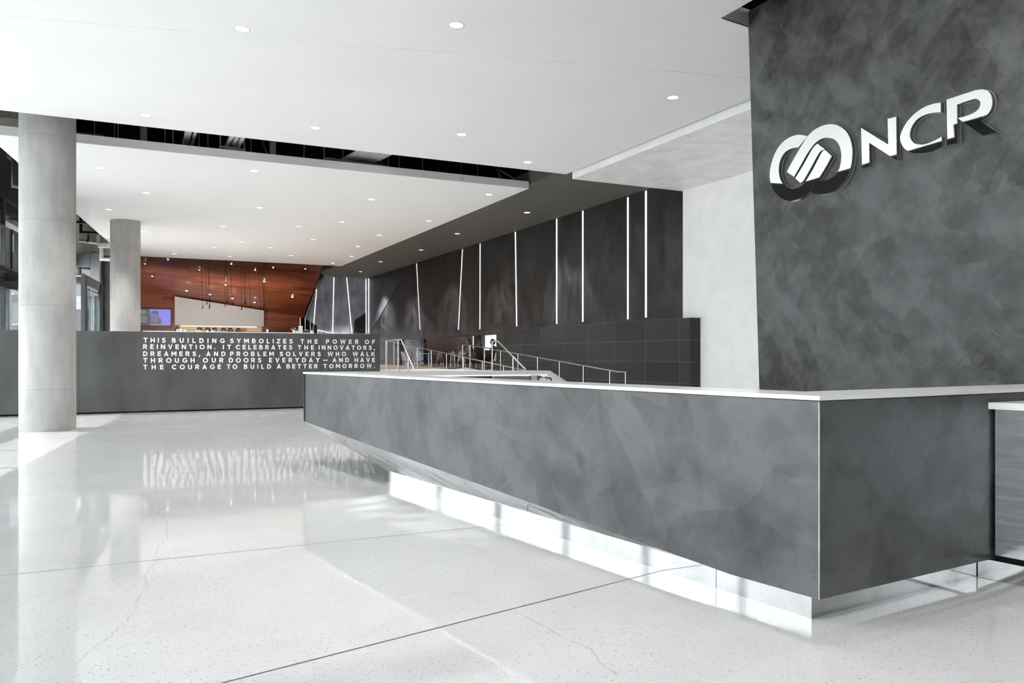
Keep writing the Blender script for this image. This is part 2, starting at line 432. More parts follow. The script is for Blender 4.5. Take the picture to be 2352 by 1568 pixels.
M['ext_ground'] = plain('grey_paving', (.13, .128, .124), .8, var=.1, sc=1)
M['ext_wall'] = concrete('pale_exterior_render', (.5, .5, .49), (.66, .66, .65), .8)
M['ext_wood'] = plain('timber_soffit', (.45, .33, .21), .6, var=.12, sc=3)
M['copper'] = plain('dull_copper_wire', (.16, .075, .05), .4, .6, var=.1)

# ------------------------------------------------------------------ camera
cam = bpy.data.cameras.new('camera'); co = bpy.data.objects.new('camera', cam); C.objects.link(co)
co.location = (0, 0, CH); co.rotation_euler = (math.pi / 2, 0, 0)
cam.sensor_width = 36; cam.lens = 36 * F / W_; cam.shift_x = 0; cam.shift_y = (HY - H_ / 2) / W_
cam.clip_end = 300
bpy.context.scene.camera = co

H1, H2, H3, H4 = 5.15, 5.20, 5.03, 5.33
def Fq(q, z=0.0): return Vector((-12.1, 19, z)) + WD * q      # point on the left facade
def struct(mb, name, mats, label, cat, **k): return mb.build(name, mats, None, label, cat, kind='structure', **k)

# ------------------------------------------------------------------ floor
b = MB(); b.face([(-40, -12, 0), (14, -12, 0), (14, 30, 0), (-40, 30, 0)])
struct(b, 'floor', M['floor'], 'polished pale grey concrete lobby floor with dark saw-cut joints', 'floor', origin=(0, 0, 0))
RF = .85
b = MB()
b.prism([P(-14, 19.95), P(5.9, 19.95), P(5.9, 22.75), P(7.2, 22.75), P(9.5, 20.53), P(9.62, 20.53), P(9.62, 26.8), P(11.25, 26.8), P(11.25, 47), P(-14, 47)], (0, 0, RF))
struct(b, 'raised_floor', M['slab_pale'], 'raised pale floor of the cafe behind the lettered low wall', 'floor')
b = MB(); b.prism([P(5.9, 22.9, RF), P(11.2, 26.9, RF), P(11.2, 40, RF), P(5.9, 40, RF)], ZZ * .012)
struct(b, 'floor_landing', M['cafe_floor'], 'brown plank landing at the top of the steps and ramp', 'floor')

# ------------------------------------------------------------------ downlight prototype + list
def downlight_holes(lst, z):
    return [on_z(x, y, z) for (x, y) in lst]
NEAR = [(556, 67), (1048, 58), (334, 265), (724, 294), (1060, 309), (1545, 224), (1212, 373)]
FAR = [(229, 386), (583, 393), (336, 443), (853, 458), (1123, 447), (249, 481), (596, 477), (327, 531), (512, 520), (686, 520), (785, 510), (984, 507),
       (871, 540), (553, 555), (719, 550), (492, 568.6), (622, 568.6), (822, 566), (401, 583), (527.7, 588.3), (669, 587), (764, 604), (807.6, 588.4)]
GREY = [(1210.6, 488), (1050, 536.5), (967.6, 573.8), (873.8, 601), (828, 623.6)]
RH = .092
def ceiling_plate(poly, holes, z, thick, name, mat, label, rim=True):
    b = MB(); outer = [Vector((p.x, p.y, z)) for p in poly]; loops = [outer]
    for h in holes:
        loops.append([Vector((h.x + RH * math.cos(2 * math.pi * j / 20), h.y + RH * math.sin(2 * math.pi * j / 20), z)) for j in range(20)])
    allv = [v for L in loops for v in L]
    for t in tessellate_polygon(loops):
        a, c, d = allv[t[0]], allv[t[1]], allv[t[2]]
        if (c - a).cross(d - a).z > 0: a, d = d, a
        b.face([a, c, d])
    n = len(outer); top = [v + Vector((0, 0, thick)) for v in outer]
    for i in range(n):
        j = (i + 1) % n; b.face([outer[i], outer[j], top[j], top[i]])
    for h in loops[1:]:
        for i in range(20): 
            j = (i + 1) % 20; b.face([h[i], h[j], h[j] + Vector((0, 0, .03)), h[i] + Vector((0, 0, .03))])
    return struct(b, name, mat, label, 'ceiling')
def xy(p): return Vector((p.x, p.y, 0))

# near white ceiling
fac15 = Fq(-7.43)
nl = Vector((-8.25, 12.66, 0))
nearpoly = [nl, P(8.54, 15.0), P(8.54, 7.25), P(6.75, 7.35), P(6.2, 7.28), P(6.2, -9.5), Vector((-2.6, -5.0, 0)), Vector((-4.15, 7.7, 0)), Vector((-4.6, 8.55, 0)), Vector((-5.72, 8.72, 0))]
near_pts = downlight_holes(NEAR, H1)
ADDED_OVER = sorted([(-1.6, 7.3), (.6, 6.9), (-1.2, 4.3), (1.6, 5.2), (3.6, 5.9), (-1.1, 1.2), (1.0, 2.2), (3.2, 3.2), (3.3, .6), (1.2, -.8)])  # unseen downlights added overhead to brighten the foreground floor
ceiling_plate(nearpoly, near_pts + [Vector((x_, y_, H1)) for x_, y_ in ADDED_OVER], H1, .16, 'ceiling_near', M['white'], 'large flat white ceiling over the reception desk, nearest the viewer')
# far white ceiling
L0 = Vector((-9.65, 15.2, 0)); sL, vL = sv(L0)
def left_edge(v): 
    k = (v - vL) / WD.dot(V); return L0 + WD * k
farpoly = [left_edge(16.87), P(8.6, 16.87), P(8.6, 34.93), left_edge(34.93)]
far_pts = downlight_holes(FAR, H2)
ceiling_plate(farpoly, far_pts, H2, .166, 'ceiling_far', M['white'], 'floating white ceiling plane beyond the dark gap, above the lettered wall')
# grey soffit along the dark wall
grey_pts = downlight_holes(GREY, H4)
ceiling_plate([P(8.65, 14.6), P(11.6, 14.6), P(11.6, 40.7), P(8.65, 40.7)], grey_pts, H4, .30, 'ceiling_soffit_grey', M['grey_soffit'], 'warm grey soffit running along the tall black plaster wall')
# pale lower soffit box beside the logo wall
b = MB(); b.prism([P(8.62, 4.0, H3), P(11.6, 4.0, H3), P(11.6, 14.87, H3), P(8.62, 14.87, H3)], (0, 0, .9), 1)
b.m = [1] * len(b.m)
# face of the box toward the lobby is bright white, underside pale grey plaster
for i, f in enumerate(b.f):
    zs = [b.v[k].z for k in f]
    b.m[i] = 1 if max(zs) - min(zs) < .01 else 0
struct(b, 'ceiling_soffit_pale', [M['white_wall'], M['offwhite']], 'pale grey plaster soffit with a white front edge beside the logo wall', 'ceiling')

a_, c_ = on_z(-30, 33, H1), on_z(1719, 178, H1)
b = MB(); b.box(a_ - ZZ * .004, c_ - a_, Vector((0, .012, 0)), ZZ * .006); struct(b, 'trim_18', M['white'], 'fine seam bead crossing the near white ceiling', 'trim')
# black plenum above the ceilings
b = MB()
b.prism([P(-1.5, 15.0, 7.2), P(12, 15.0, 7.2), P(12, 47, 7.2), P(-1.5, 47, 7.2)], (0, 0, .2))
b.prism([Vector((-7.3, -10.2, 7.2)), Vector((13, -10.2, 7.2)), P(12, 15, 7.2), Fq(-7.5, 7.2), Fq(-16, 7.2), Vector((-7.3, 3.9, 7.2))], (0, 0, .2))
b.prism([P(8.66, 15.2, H4 + .31), P(8.76, 15.2, H4 + .31), P(8.76, 47, H4 + .31), P(8.66, 47, H4 + .31)], (0, 0, 1.6))
struct(b, 'ceiling_slab_black', M['plenum'], 'black painted slab seen through the long gap between the white ceilings', 'ceiling')

proto = {}
def downlight(loc, label, group, kind='white'):
    if kind in proto: return copy_tree(proto[kind], loc, label, group)
    t = thing('recessed_downlight', loc, label, 'ceiling light', group)
    o = Vector(loc)
    b = MB(); b.lathe(o, [(RH - .012, -.001), (RH + .006, -.005), (RH + .012, 0.002)], 24); b.build('trim_ring', M['trim'], t)
    b = MB(); b.lathe(o, [(RH - .012, -.001), (.080, .03), (.070, .065)], 24); b.build('reflector', M['reflector'], t)
    b = MB(); b.disc(o + Vector((0, 0, .065)), .070, 20, up=False); b.build('lamp', M['lamp'], t)
    l = bpy.data.lights.new('downlight_spot', 'SPOT'); l.energy = 125; l.spot_size = math.radians(95); l.spot_blend = .6; l.color = (1, .97, .93); l.shadow_soft_size = .05
    so_ = bpy.data.objects.new('downlight_spot', l); C.objects.link(so_); so_.parent = t; so_.location = (0, 0, .03)
    proto[kind] = t
    return t
def ordered(pts, pix):
    idx = sorted(range(len(pts)), key=lambda i: pix[i][0]); return idx
for k, i in enumerate(ordered(near_pts, NEAR)):
    downlight(near_pts[i], 'round recessed downlight in the near white ceiling, %s from the left' % ORD[k], 'downlights in the near white ceiling')
over_data = bpy.data.lights['downlight_spot'].copy(); over_data.energy = 52
for k, (x_, y_) in enumerate(ADDED_OVER):
    t_o = downlight((x_, y_, H1), 'added unseen downlight in the near white ceiling above the viewer, %s from the left' % ORD[k], 'downlights in the near white ceiling')
    for ch in t_o.children:
        if ch.type == 'LIGHT': ch.data = over_data
far_data = over_data.copy(); far_data.energy = 215
for k, i in enumerate(ordered(far_pts, FAR)):
    t_o = downlight(far_pts[i], 'round recessed downlight in the far floating white ceiling, %s from the left' % ORD[k], 'downlights in the far white ceiling')
    for ch in t_o.children:
        if ch.type == 'LIGHT': ch.data = far_data
grey_data = over_data.copy(); grey_data.energy = 450
for k, i in enumerate(ordered(grey_pts, GREY)):
    t_o = downlight(grey_pts[i], 'round recessed downlight in the grey soffit along the black wall, %s from the left' % ORD[k], 'downlights in the grey soffit')
    for ch in t_o.children:
        if ch.type == 'LIGHT':
            ch.data = grey_data
            if k < 2: ch.data = grey_data.copy(); ch.data.energy = 1500 - 600 * k

# ------------------------------------------------------------------ right-hand walls
WS = 11.53
b = MB(); b.prism([P(WS, 3.5, 0), P(WS + .3, 3.5, 0), P(WS + .3, 14.87, 0), P(WS, 14.87, 0)], (0, 0, H3))
struct(b, 'wall_right_white', M['white_wall'], 'white plaster wall between the logo wall and the black wall', 'wall')
b = MB(); b.prism([P(WS, 14.87, 2.113), P(WS + .28, 14.87, 2.113), P(WS + .28, 40.9, 2.113), P(WS, 40.9, 2.113)], (0, 0, H4 - 2.113 + .1))
struct(b, 'wall_right', M['panel_wall'], 'tall black trowelled plaster wall crossed by vertical light strips', 'wall')
# reflection at its far end, put in as a flat teal triangle
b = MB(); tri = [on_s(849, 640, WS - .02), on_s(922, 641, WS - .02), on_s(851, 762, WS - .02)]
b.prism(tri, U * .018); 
struct(b, 'trim_1', M['wall_reflection'], 'dim teal triangle painting a reflection at the far end of the black wall', 'wall panel')
STR = [((957, 605), (965, 757), 2.0), ((1062.5, 572), (1053, 757), 3.0), ((1103, 559), (1102.5, 756), 3), ((1184, 531), (1187, 749), 4), ((1279, 502), (1279, 744), 4.5), ((1339, 484), (1339, 739), 5), ((1442.5, 453), (1442.5, 733), 5.5), ((1484, 438), (1484, 729), 6)]
for k, (a, c, w) in enumerate(STR):
    A0 = on_s(a[0], a[1], WS); B0 = on_s(c[0], c[1], WS)
    A0.z = min(A0.z, H4 - .02)
    wid = .058 if w >= 4 else (.046 if w >= 3 else .035)
    b = MB(); b.prism([B0 - V * wid / 2, B0 + V * wid / 2, A0 + V * wid / 2, A0 - V * wid / 2], -U * .012)
    b.build('light_strip', M['strip'], None, 'thin %s white light strip set in the black wall, %s from the left' % ('slanting' if k < 2 else 'vertical', ORD[k]), 'light strip', 'light strips in the black wall')
# granite low wall with the cafe window
GS = 11.25
vL_, vR_ = sv(on_s(918, 800, GS))[1], sv(on_s(1140, 800, GS))[1]
b = MB()
ZG = 2.113; ZW = 2.0; ZB = .70
for (v0, v1, z0, z1) in ((14.25, vR_, 0, ZG), (vR_, vL_, ZW, ZG), (vR_, vL_, 0, ZB), (vL_, 40.6, 0, ZG)):
    b.box(P(GS, v0, z0), U * (WS - GS + .02), V * (v1 - v0), ZZ * (z1 - z0))
struct(b, 'wall_right_granite', M['granite'], 'low dark granite tiled wall with pale joints under the black wall', 'wall')
wroot = thing('window_1', P(GS + .1, (vL_ + vR_) / 2, ZB), 'long strip window in the granite wall looking into the cafe', 'window', kind='structure')
n = 6
for i in range(n):
    v0 = vR_ + (vL_ - vR_) * i / n; v1 = vR_ + (vL_ - vR_) * (i + 1) / n
    MB().box(P(GS + .10, v0 + .006, ZB), U * .012, V * (v1 - v0 - .012), ZZ * (ZW - ZB)).build('window_glass', M['glass'], wroot)

# end wall
b = MB(); 
Tl = on_v(738, 634, 40.66); Bl = on_v(703, 729, 40.66)
b.prism([Bl, Vector((Bl.x, Bl.y, RF)) , P(WS, 40.66, RF), P(WS, 40.66, H4), Vector((Tl.x, Tl.y, H4))], V * .25)
struct(b, 'wall_back_teal', M['blue_wall'], 'pale teal grey plaster end wall beyond the black wall', 'wall')
ES = [((727, 664), (719, 764), 'slanting'), ((767, 637), (764, 765), 'vertical'), ((796.5, 638), (808, 765), 'slanting'), ((840.5, 640), (840.5, 765), 'vertical'), ((847, 640), (847, 765), 'vertical')]
for k, (a, c, kd) in enumerate(ES):
    A0 = on_v(a[0], a[1], 40.65); B0 = on_v(c[0], c[1], 40.65); wd = .035
    b = MB(); b.prism([B0 - U * wd / 2, B0 + U * wd / 2, A0 + U * wd / 2, A0 - U * wd / 2], -V * .012)
    b.build('light_strip', M['strip'], None, 'thin %s light strip on the teal end wall, %s from the left' % (kd, ORD[k]), 'light strip', 'light strips on the end wall')
b = MB(); b.prism([on_v(812, 765, 40.6), on_v(840, 765, 40.6), on_v(840, 718, 40.6), on_v(815, 735, 40.6)], V * .03)
struct(b, 'trim_2', M['panel_wall'], 'dark plaster panel low on the teal end wall', 'wall panel')

# logo wall (its top leans slightly out over the lobby)
LS = 6.65; LH = 5.33; LEAN = .023
LN = (U + ZZ * LEAN).normalized(); LC = LS + LEAN * LH
def on_l(px, py, off=0.0):
    o = Vector((0, 0, CH)); d = at(px, py, 1.0) - o; n = U + ZZ * LEAN
    return o + d * ((LC + off * n.length - o.dot(n)) / d.dot(n))
def PL(v, z): return P(LC - LEAN * z, v, z)
e_top = on_l(1718, 28); e_low = on_l(1744, 890)
vt, vb = sv(e_top)[1], sv(e_low)[1]; v0 = vt + (vb - vt) * (e_top.z / (e_top.z - e_low.z)); v5 = vt + (vb - vt) * (e_top.z - LH) / (e_top.z - e_low.z)
b = MB(); b.prism([PL(v0, 0), PL(-13, 0), PL(-13, LH), PL(v5, LH)], U * .9)
struct(b, 'wall_right_logo', M['logo_wall'], 'tall dark grey trowelled plaster wall carrying the chrome logo', 'wall')
# small grey end face of the ceiling slot
b = MB(); b.prism([P(6.2, 7.28, H1), P(6.75, 7.35, H1), P(6.75, 7.35, LH + .02), P(6.2, 7.28, LH + .02)], V * .02)
struct(b, 'trim_3', M['white'], 'short end face closing the black ceiling slot beside the logo wall', 'trim')

# ------------------------------------------------------------------ logo sign
def lg(x, y): return on_l(1740 + x / 3.843, 180 + y / 3.843, -.055)
def smooth_loop(pts, corners=()):
    """Catmull-Rom resample of a closed loop, listed indices stay sharp"""
    n = len(pts); out = []
    for i in range(n):
        p0, p1, p2, p3 = pts[i - 1], pts[i], pts[(i + 1) % n], pts[(i + 2) % n]
        if i in corners: p0 = p1
        if (i + 1) % n in corners: p3 = p2
        out.append(p1)
        if i in corners and (i + 1) % n in corners: continue
        for s_ in (.25, .5, .75):
            out.append(tuple(.5 * ((2 * p1[k]) + (-p0[k] + p2[k]) * s_ + (2 * p0[k] - 5 * p1[k] + 4 * p2[k] - p3[k]) * s_ ** 2 + (-p0[k] + 3 * p1[k] - 3 * p2[k] + p3[k]) * s_ ** 3) for k in (0, 1)))
    return out
RING_R = [(258, 825), (322, 868), (380, 768), (440, 662), (500, 580), (560, 535), (620, 523), (680, 540), (720, 590), (738, 660), (735, 740), (715, 810), (680, 860), (630, 890), (570, 905), (525, 905), (470, 995), (490, 1012), (540, 1022), (600, 1018), (670, 995), (730, 950), (790, 870), (825, 770), (837, 660), (828, 570), (800, 495), (760, 447), (700, 413), (640, 404), (570, 418), (500, 455), (440, 512), (400, 570), (350, 658), (300, 745)]
RING_L = [(438, 510), (380, 498), (320, 505), (250, 540), (190, 600), (145, 680), (115, 780), (107, 860), (118, 930), (150, 1000), (200, 1050), (260, 1077), (320, 1083), (390, 1065), (450, 1010), (500, 935), (540, 880), (600, 785), (655, 685), (598, 632), (575, 642), (550, 682), (500, 780), (450, 868), (410, 928), (360, 965), (300, 975), (250, 955), (210, 910), (190, 850), (188, 780), (205, 710), (245, 650), (300, 618), (362, 608)]
MID = [(527, 575), (490, 612), (450, 680), (410, 752), (333, 882), (378, 922), (405, 900), (460, 808), (530, 680), (560, 640), (597, 626)]
N_ = [(913, 435), (1153, 583), (1148, 357), (1224, 338), (1228, 722), (985, 568), (987, 776), (923, 793)]
C_ = [(1617, 215), (1560, 222), (1480, 250), (1400, 300), (1330, 370), (1280, 450), (1258, 520), (1268, 572), (1295, 617), (1340, 647), (1400, 662), (1480, 656), (1560, 632), (1627, 600), (1625, 515), (1560, 550), (1490, 577), (1430, 585), (1380, 570), (1350, 530), (1345, 480), (1365, 420), (1410, 360), (1470, 325), (1540, 305), (1617, 298)]
R_ = [(1668, 188), (1925, 103), (1985, 97), (2030, 110), (2060, 145), (2072, 205), (2062, 265), (2030, 315), (1985, 350), (1945, 370), (2110, 475), (1985, 503), (1768, 352), (1860, 325), (1920, 297), (1955, 262), (1967, 220), (1950, 190), (1905, 183), (1760, 232), (1764, 568), (1676, 587)]
sign = thing('wall_logo', lg(1100, 900), 'raised chrome logo of linked rings and three letters on the dark logo wall', 'sign')
def logo_piece(name, loop, corners, label):
    pts = smooth_loop(loop, corners) if corners is not None else loop
    w = [lg(*p) for p in pts]
    o = MB().prism(w, LN * .010).build(name, M['chrome'], sign, label)
    MB().prism([p + LN * .010 for p in w], LN * .042).build('letter_return', M['letter_side'], o, 'dark smoked side of the letter')
    # clear rim at the wall
    c = sum(w, Vector()) / len(w)
    r = [p + LN * .050 for p in w]
    MB().tube(r, .0025, 5, closed=True).build('acrylic_edge', M['letter_edge'], o, 'thin clear edge at the wall')
logo_piece('emblem_ring', RING_R, (0, 1, 15, 16), 'right chrome ring with a diagonal tail')
logo_piece('emblem_ring', RING_L, (0, 18, 19, 34), 'left chrome ring with a diagonal tail')
logo_piece('emblem_bar', MID, (0, 4, 5, 10), 'short chrome bar between the rings')
logo_piece('letter_n', N_, None, 'chrome letter N')
logo_piece('letter_c', C_, (0, 13, 14, 25), 'chrome letter C')
logo_piece('letter_r', R_, (0, 1, 9, 10, 11, 12, 19, 20, 21), 'chrome letter R')

# ------------------------------------------------------------------ columns
def column(px, y, dia, z0, z1, label):
    c = at(px, 800, y); c.z = z0; r = dia / 2
    b = MB(); prof = [(r, 0), (r, z1 - z0)]
    b.lathe(c, prof, 64); b.disc(c + ZZ * (z1 - z0), r, 64)
    b.build('concrete_column', M['column'], None, label, 'column', 'round concrete columns')
column(109.7, 13.80, .858, 0, 7.2, 'thick round concrete column nearest the viewer, in the sun patch')
column(288, 23.5, .805, RF, H2, 'round concrete column behind the lettered wall beside the television')
column(264, 31.5, .82, RF, 6.9, 'pale round concrete column mostly hidden behind another column at the facade')

# ------------------------------------------------------------------ lettered low wall
TV_ = 19.83
tl = sv(on_v(-170, 900, TV_))[0]; tr_ = sv(on_v(873, 900, TV_))[0]
ztop = 1.815
tw = thing('partition_wall', P((tl + tr_) / 2, TV_, 0), 'long low dark grey wall carrying five lines of white lettering', 'low wall')
# clad in wide sheets with hairline seams
edges = [tl, sv(on_v(182, 900, TV_))[0], sv(on_v(700, 900, TV_))[0], tr_]
for a0, a1 in zip(edges[:-1], edges[1:]):
    MB().box(P(a0 + .002, TV_, .035), U * (a1 - a0 - .004), V * .10, ZZ * (ztop - .035)).build('cladding_panel', M['text_wall'], tw, bevel=.004)
MB().box(P(tl, TV_ + .03, 0), U * (tr_ - tl - .01), V * .05, ZZ * (ztop - .02)).build('base_plinth', M['black'], tw, 'black recessed shadow gap along the floor')
# --- stroke alphabet (unit cap height); each glyph = (width, [(points, closed)])
def arc(cx, cy, rx, ry, a0, a1, n=12): return [(cx + rx * math.cos(math.radians(a0 + (a1 - a0) * i / n)), cy + ry * math.sin(math.radians(a0 + (a1 - a0) * i / n))) for i in range(n + 1)]
h = .095
G = {}
G['I'] = (.20, [[(.10, 0), (.10, 1)]])
G['T'] = (.78, [[(0, 1 - h), (.78, 1 - h)], [(.39, 0), (.39, 1 - h)]])
G['H'] = (.80, [[(.10, 0), (.10, 1)], [(.70, 0), (.70, 1)], [(.1, .5), (.7, .5)]])
G['L'] = (.62, [[(.10, 1), (.10, h), (.62, h)]])
G['E'] = (.68, [[(.68, 1 - h), (.10, 1 - h), (.10, h), (.68, h)], [(.1, .505), (.62, .505)]])
G['F'] = (.66, [[(.66, 1 - h), (.10, 1 - h), (.10, 0)], [(.1, .48), (.60, .48)]])
G['N'] = (.84, [[(.10, 0), (.10, 1)], [(.74, 0), (.74, 1)], [(.09, .97), (.75, .03)]])
G['M'] = (1.0, [[(.10, 0), (.10, 1)], [(.90, 0), (.90, 1)], [(.12, .96), (.50, .36), (.88, .96)]])
G['V'] = (.86, [[(.09, 1), (.43, .06), (.77, 1)]])
G['W'] = (1.28, [[(.09, 1), (.36, .06), (.64, .94), (.92, .06), (1.19, 1)]])
G['A'] = (.90, [[(.09, 0), (.45, .94), (.81, 0)], [(.2, .27), (.70, .27)]])
G['Y'] = (.84, [[(.08, 1), (.42, .46), (.76, 1)], [(.42, .5), (.42, 0)]])
G['Z'] = (.72, [[(.04, 1 - h), (.64, 1 - h), (.08, h), (.70, h)]])
G['K'] = (.80, [[(.10, 0), (.10, 1)], [(.74, 1), (.12, .38)], [(.36, .56), (.76, 0)]])
G['O'] = (1.02, [arc(.51, .5, .415, .41, 0, 360, 28)])
G['C'] = (.90, [arc(.51, .5, .415, .41, 42, 318, 22)])
G['G'] = (.96, [arc(.51, .5, .415, .41, 42, 335, 22) + [(.87, .47)], [(.55, .47), (.95, .47)], [(.87, .47), (.87, .22)]])
G['U'] = (.80, [[(.10, 1), (.10, .40)] + arc(.40, .395, .30, .30, 180, 360, 14) + [(.70, 1)]])
G['D'] = (.86, [[(.10, 0.0), (.10, 1)], [(.1, 1 - h), (.38, 1 - h)] + arc(.38, .5, .385, .405, 90, -90, 16) + [(.1, h)]])
G['P'] = (.74, [[(.10, 0), (.10, 1)], [(.1, 1 - h), (.42, 1 - h)] + arc(.42, .665, .225, .24, 90, -90, 12) + [(.1, .425)]])
G['R'] = (.80, [[(.10, 0), (.10, 1)], [(.1, 1 - h), (.44, 1 - h)] + arc(.44, .675, .225, .23, 90, -90, 12) + [(.1, .445)], [(.42, .42), (.70, 0)]])
G['B'] = (.78, [[(.10, 0), (.10, 1)], [(.1, 1 - h), (.42, 1 - h)] + arc(.42, .715, .18, .19, 90, -90, 10) + [(.1, .525)], [(.42, .52)] + arc(.46, .3075, .21, .2125, 90, -90, 10) + [(.1, h)]])
def spl(pts, k=4):
    out = []
    for i in range(len(pts) - 1):
        p0, p1, p2, p3 = pts[max(i - 1, 0)], pts[i], pts[i + 1], pts[min(i + 2, len(pts) - 1)]
        for q in range(k):
            t = q / k; out.append(tuple(.5 * (2 * p1[c] + (p2[c] - p0[c]) * t + (2 * p0[c] - 5 * p1[c] + 4 * p2[c] - p3[c]) * t * t + (3 * p1[c] - p0[c] - 3 * p2[c] + p3[c]) * t ** 3) for c in (0, 1)))
    return out + [pts[-1]]
G['S'] = (.72, [spl([(.64, .79), (.53, .875), (.37, .905), (.20, .86), (.13, .73), (.20, .60), (.37, .53), (.54, .455), (.615, .29), (.54, .145), (.36, .095), (.18, .13), (.05, .235)])])
G['.'] = (.24, [[(.12, 0), (.12, .22)]])
G[','] = (.26, [[(.14, .22), (.14, .04), (.06, -.18)]])
G['-'] = (.9, [[(0, .45), (.9, .45)]])
def stroke(mb, pts, wd, to3, ext, off):
    closed = (abs(pts[0][0] - pts[-1][0]) + abs(pts[0][1] - pts[-1][1])) < 1e-6
    if closed: pts = pts[:-1]
    n = len(pts); L = []; R = []
    for i in range(n):
        p = Vector(pts[i])
        pa = Vector(pts[i - 1]) if (i > 0 or closed) else None
        pb = Vector(pts[(i + 1) % n]) if (i < n - 1 or closed) else None
        da = (p - pa).normalized() if pa is not None else None; db = (pb - p).normalized() if pb is not None else None
        if da is None: da = db
        if db is None: db = da
        na = Vector((-da.y, da.x)); nb = Vector((-db.y, db.x)); nn = (na + nb)
        if nn.length < .2: nn = na
        nn.normalize(); kk = min(1 / max(nn.dot(na), .3), 2.2)
        L.append(p + nn * wd * kk); R.append(p - nn * wd * kk)
    m = n if closed else n - 1
    for i in range(m):
        j = (i + 1) % n
        q = [to3(x) + off for x in (L[i], L[j], R[j], R[i])]
        mb.prism(q, ext)
def lettering(mb, word, s0, s1, z0, z1, plane_pt, e1, ext, wd=.108, off=Vector()):
    """word between s0..s1 along e1"""
    hgt = z1 - z0; ws = [G[c][0] for c in word]
    free = (s1 - s0) - sum(ws) * hgt
    gap = free / max(1, len(word) - 1); sx = 1.0
    if gap < .12 * hgt and len(word) > 1:
        gap = .12 * hgt; sx = ((s1 - s0) - gap * (len(word) - 1)) / (sum(ws) * hgt)
    if len(word) == 1: sx = (s1 - s0) / (ws[0] * hgt)
    x = s0
    for c, wc in zip(word, ws):
        for st in G[c][1]:
            stroke(mb, st, wd, lambda p, x=x: plane_pt + e1 * (x + p[0] * hgt * sx) + ZZ * (z0 + p[1] * hgt), ext, off)
        x += wc * hgt * sx + gap
LINES = [
 ((775.7, 787.0), (780.0, 789.2), [('THIS', 329.6, 380.3), ('BUILDING', 394.7, 516), ('SYMBOLIZES', 528.6, 672), ('THE', 690.5, 729.5), ('POWER', 748.7, 823), ('OF', 838, 861)]),
 ((791, 801.5), (793.2, 802.8), [('REINVENTION.', 328.7, 495), ('IT', 512, 530.5), ('CELEBRATES', 542, 671), ('THE', 684, 721), ('INNOVATORS,', 732, 861)]),
 ((806.4, 816.8), (808.4, 818.1), [('DREAMERS,', 328.7, 459.7), ('AND', 473.7, 518), ('PROBLEM', 528.6, 629), ('SOLVERS', 642.5, 736.5), ('WHO', 752.5, 794.6), ('WALK', 810, 860.4)]),
 ((821, 832), (822.2, 832), [('THROUGH', 329, 447), ('OUR', 466, 513), ('DOORS', 525.7, 600), ('EVERYDAY', 618, 734), ('-', 742, 753), ('AND', 763.7, 801.5), ('HAVE', 814.5, 861)]),
 ((836.8, 847.2), (836, 845.7), [('THE', 329, 375.6), ('COURAGE', 395, 507.6), ('TO', 521, 545), ('BUILD', 560, 622.4), ('A', 635.7, 645.3), ('BETTER', 658, 729.5), ('TOMORROW.', 743, 861)])]
for (la, ra, words) in LINES:
    b = MB()
    zt = (on_v(330, la[0], TV_).z + on_v(860, ra[0], TV_).z) / 2; zb = (on_v(330, la[1], TV_).z + on_v(860, ra[1], TV_).z) / 2
    for (w, x0, x1) in words:
        lettering(b, w, sv(on_v(x0, 800, TV_))[0], sv(on_v(x1, 800, TV_))[0], zb, zt, V * (TV_ - .012), U, V * .012)
    b.build('text_line', M['text'], tw, 'line of white capital lettering')

# ------------------------------------------------------------------ reception desk
DZ = 1.073; TH = .022
Cn = Vector((1.45, 3.80, 0)); Tp = Vector((-2.488, 9.61, 0)); FD = (Tp - Cn).normalized(); RD = Vector((.857, .516, 0)).normalized()
FN = Vector((FD.y, -FD.x, 0)); FN = -FN if FN.dot(Vector((-1, -.5, 0))) < 0 else FN       # outward normal of the front
RN = Vector((RD.y, -RD.x, 0))                                                            # outward normal of the return (towards the viewer)
RL = (LC - .0243 - Cn.dot(U)) / RD.dot(U); Re = Cn + RD * RL
BE = Vector((.356, 10.8, 0)); BD = (BE - Tp).normalized(); BN = Vector((-BD.y, BD.x, 0))
desk = thing('reception_desk', (Cn + Tp) / 2, 'long angular dark plaster reception desk with a white top and raking steel underside', 'reception desk')
zt_ = DZ - TH - .004
tB = (Tp - Cn).length
def Fp(d, z): return Cn + FD * d + ZZ * z
bk = None
t_ = (1678 - CX) / F; yk = (Cn.x + .6776 * Cn.y) / (t_ + .6776); dk = (Vector((t_ * yk, yk, 0)) - Cn).length
ZK = .112; ZT = .486
b = MB(); b.prism([Fp(0, ZK), Fp(dk, ZK), Fp(tB, ZT), Fp(tB, zt_), Fp(0, zt_)], -FN * .05)
b.build('front_panel', M['desk'], desk, 'blue grey plaster front with a raking lower edge')
b = MB(); b.prism([Cn + ZZ * ZK, Cn + RD * RL + ZZ * ZK, Cn + RD * RL + ZZ * zt_, Cn + ZZ * zt_], -RN * .05)
b.build('return_panel', M['desk'], desk, 'darker plaster return facing the viewer')
b = MB(); e = Cn + FN * .003 + RN * .003
b.box(e + ZZ * ZK, FD * .006, RD * .003, ZZ * (zt_ - ZK)); b.build('corner_bead', M['bead'], desk, 'thin pale worn metal corner bead')
# back leg of the desk
b = MB(); b.prism([Tp + ZZ * ZT, Tp + BD * 3.0 + ZZ * .3, Tp + BD * 3.0 + ZZ * zt_, Tp + ZZ * zt_], -BN * .05)
b.build('back_panel', M['desk'], desk)
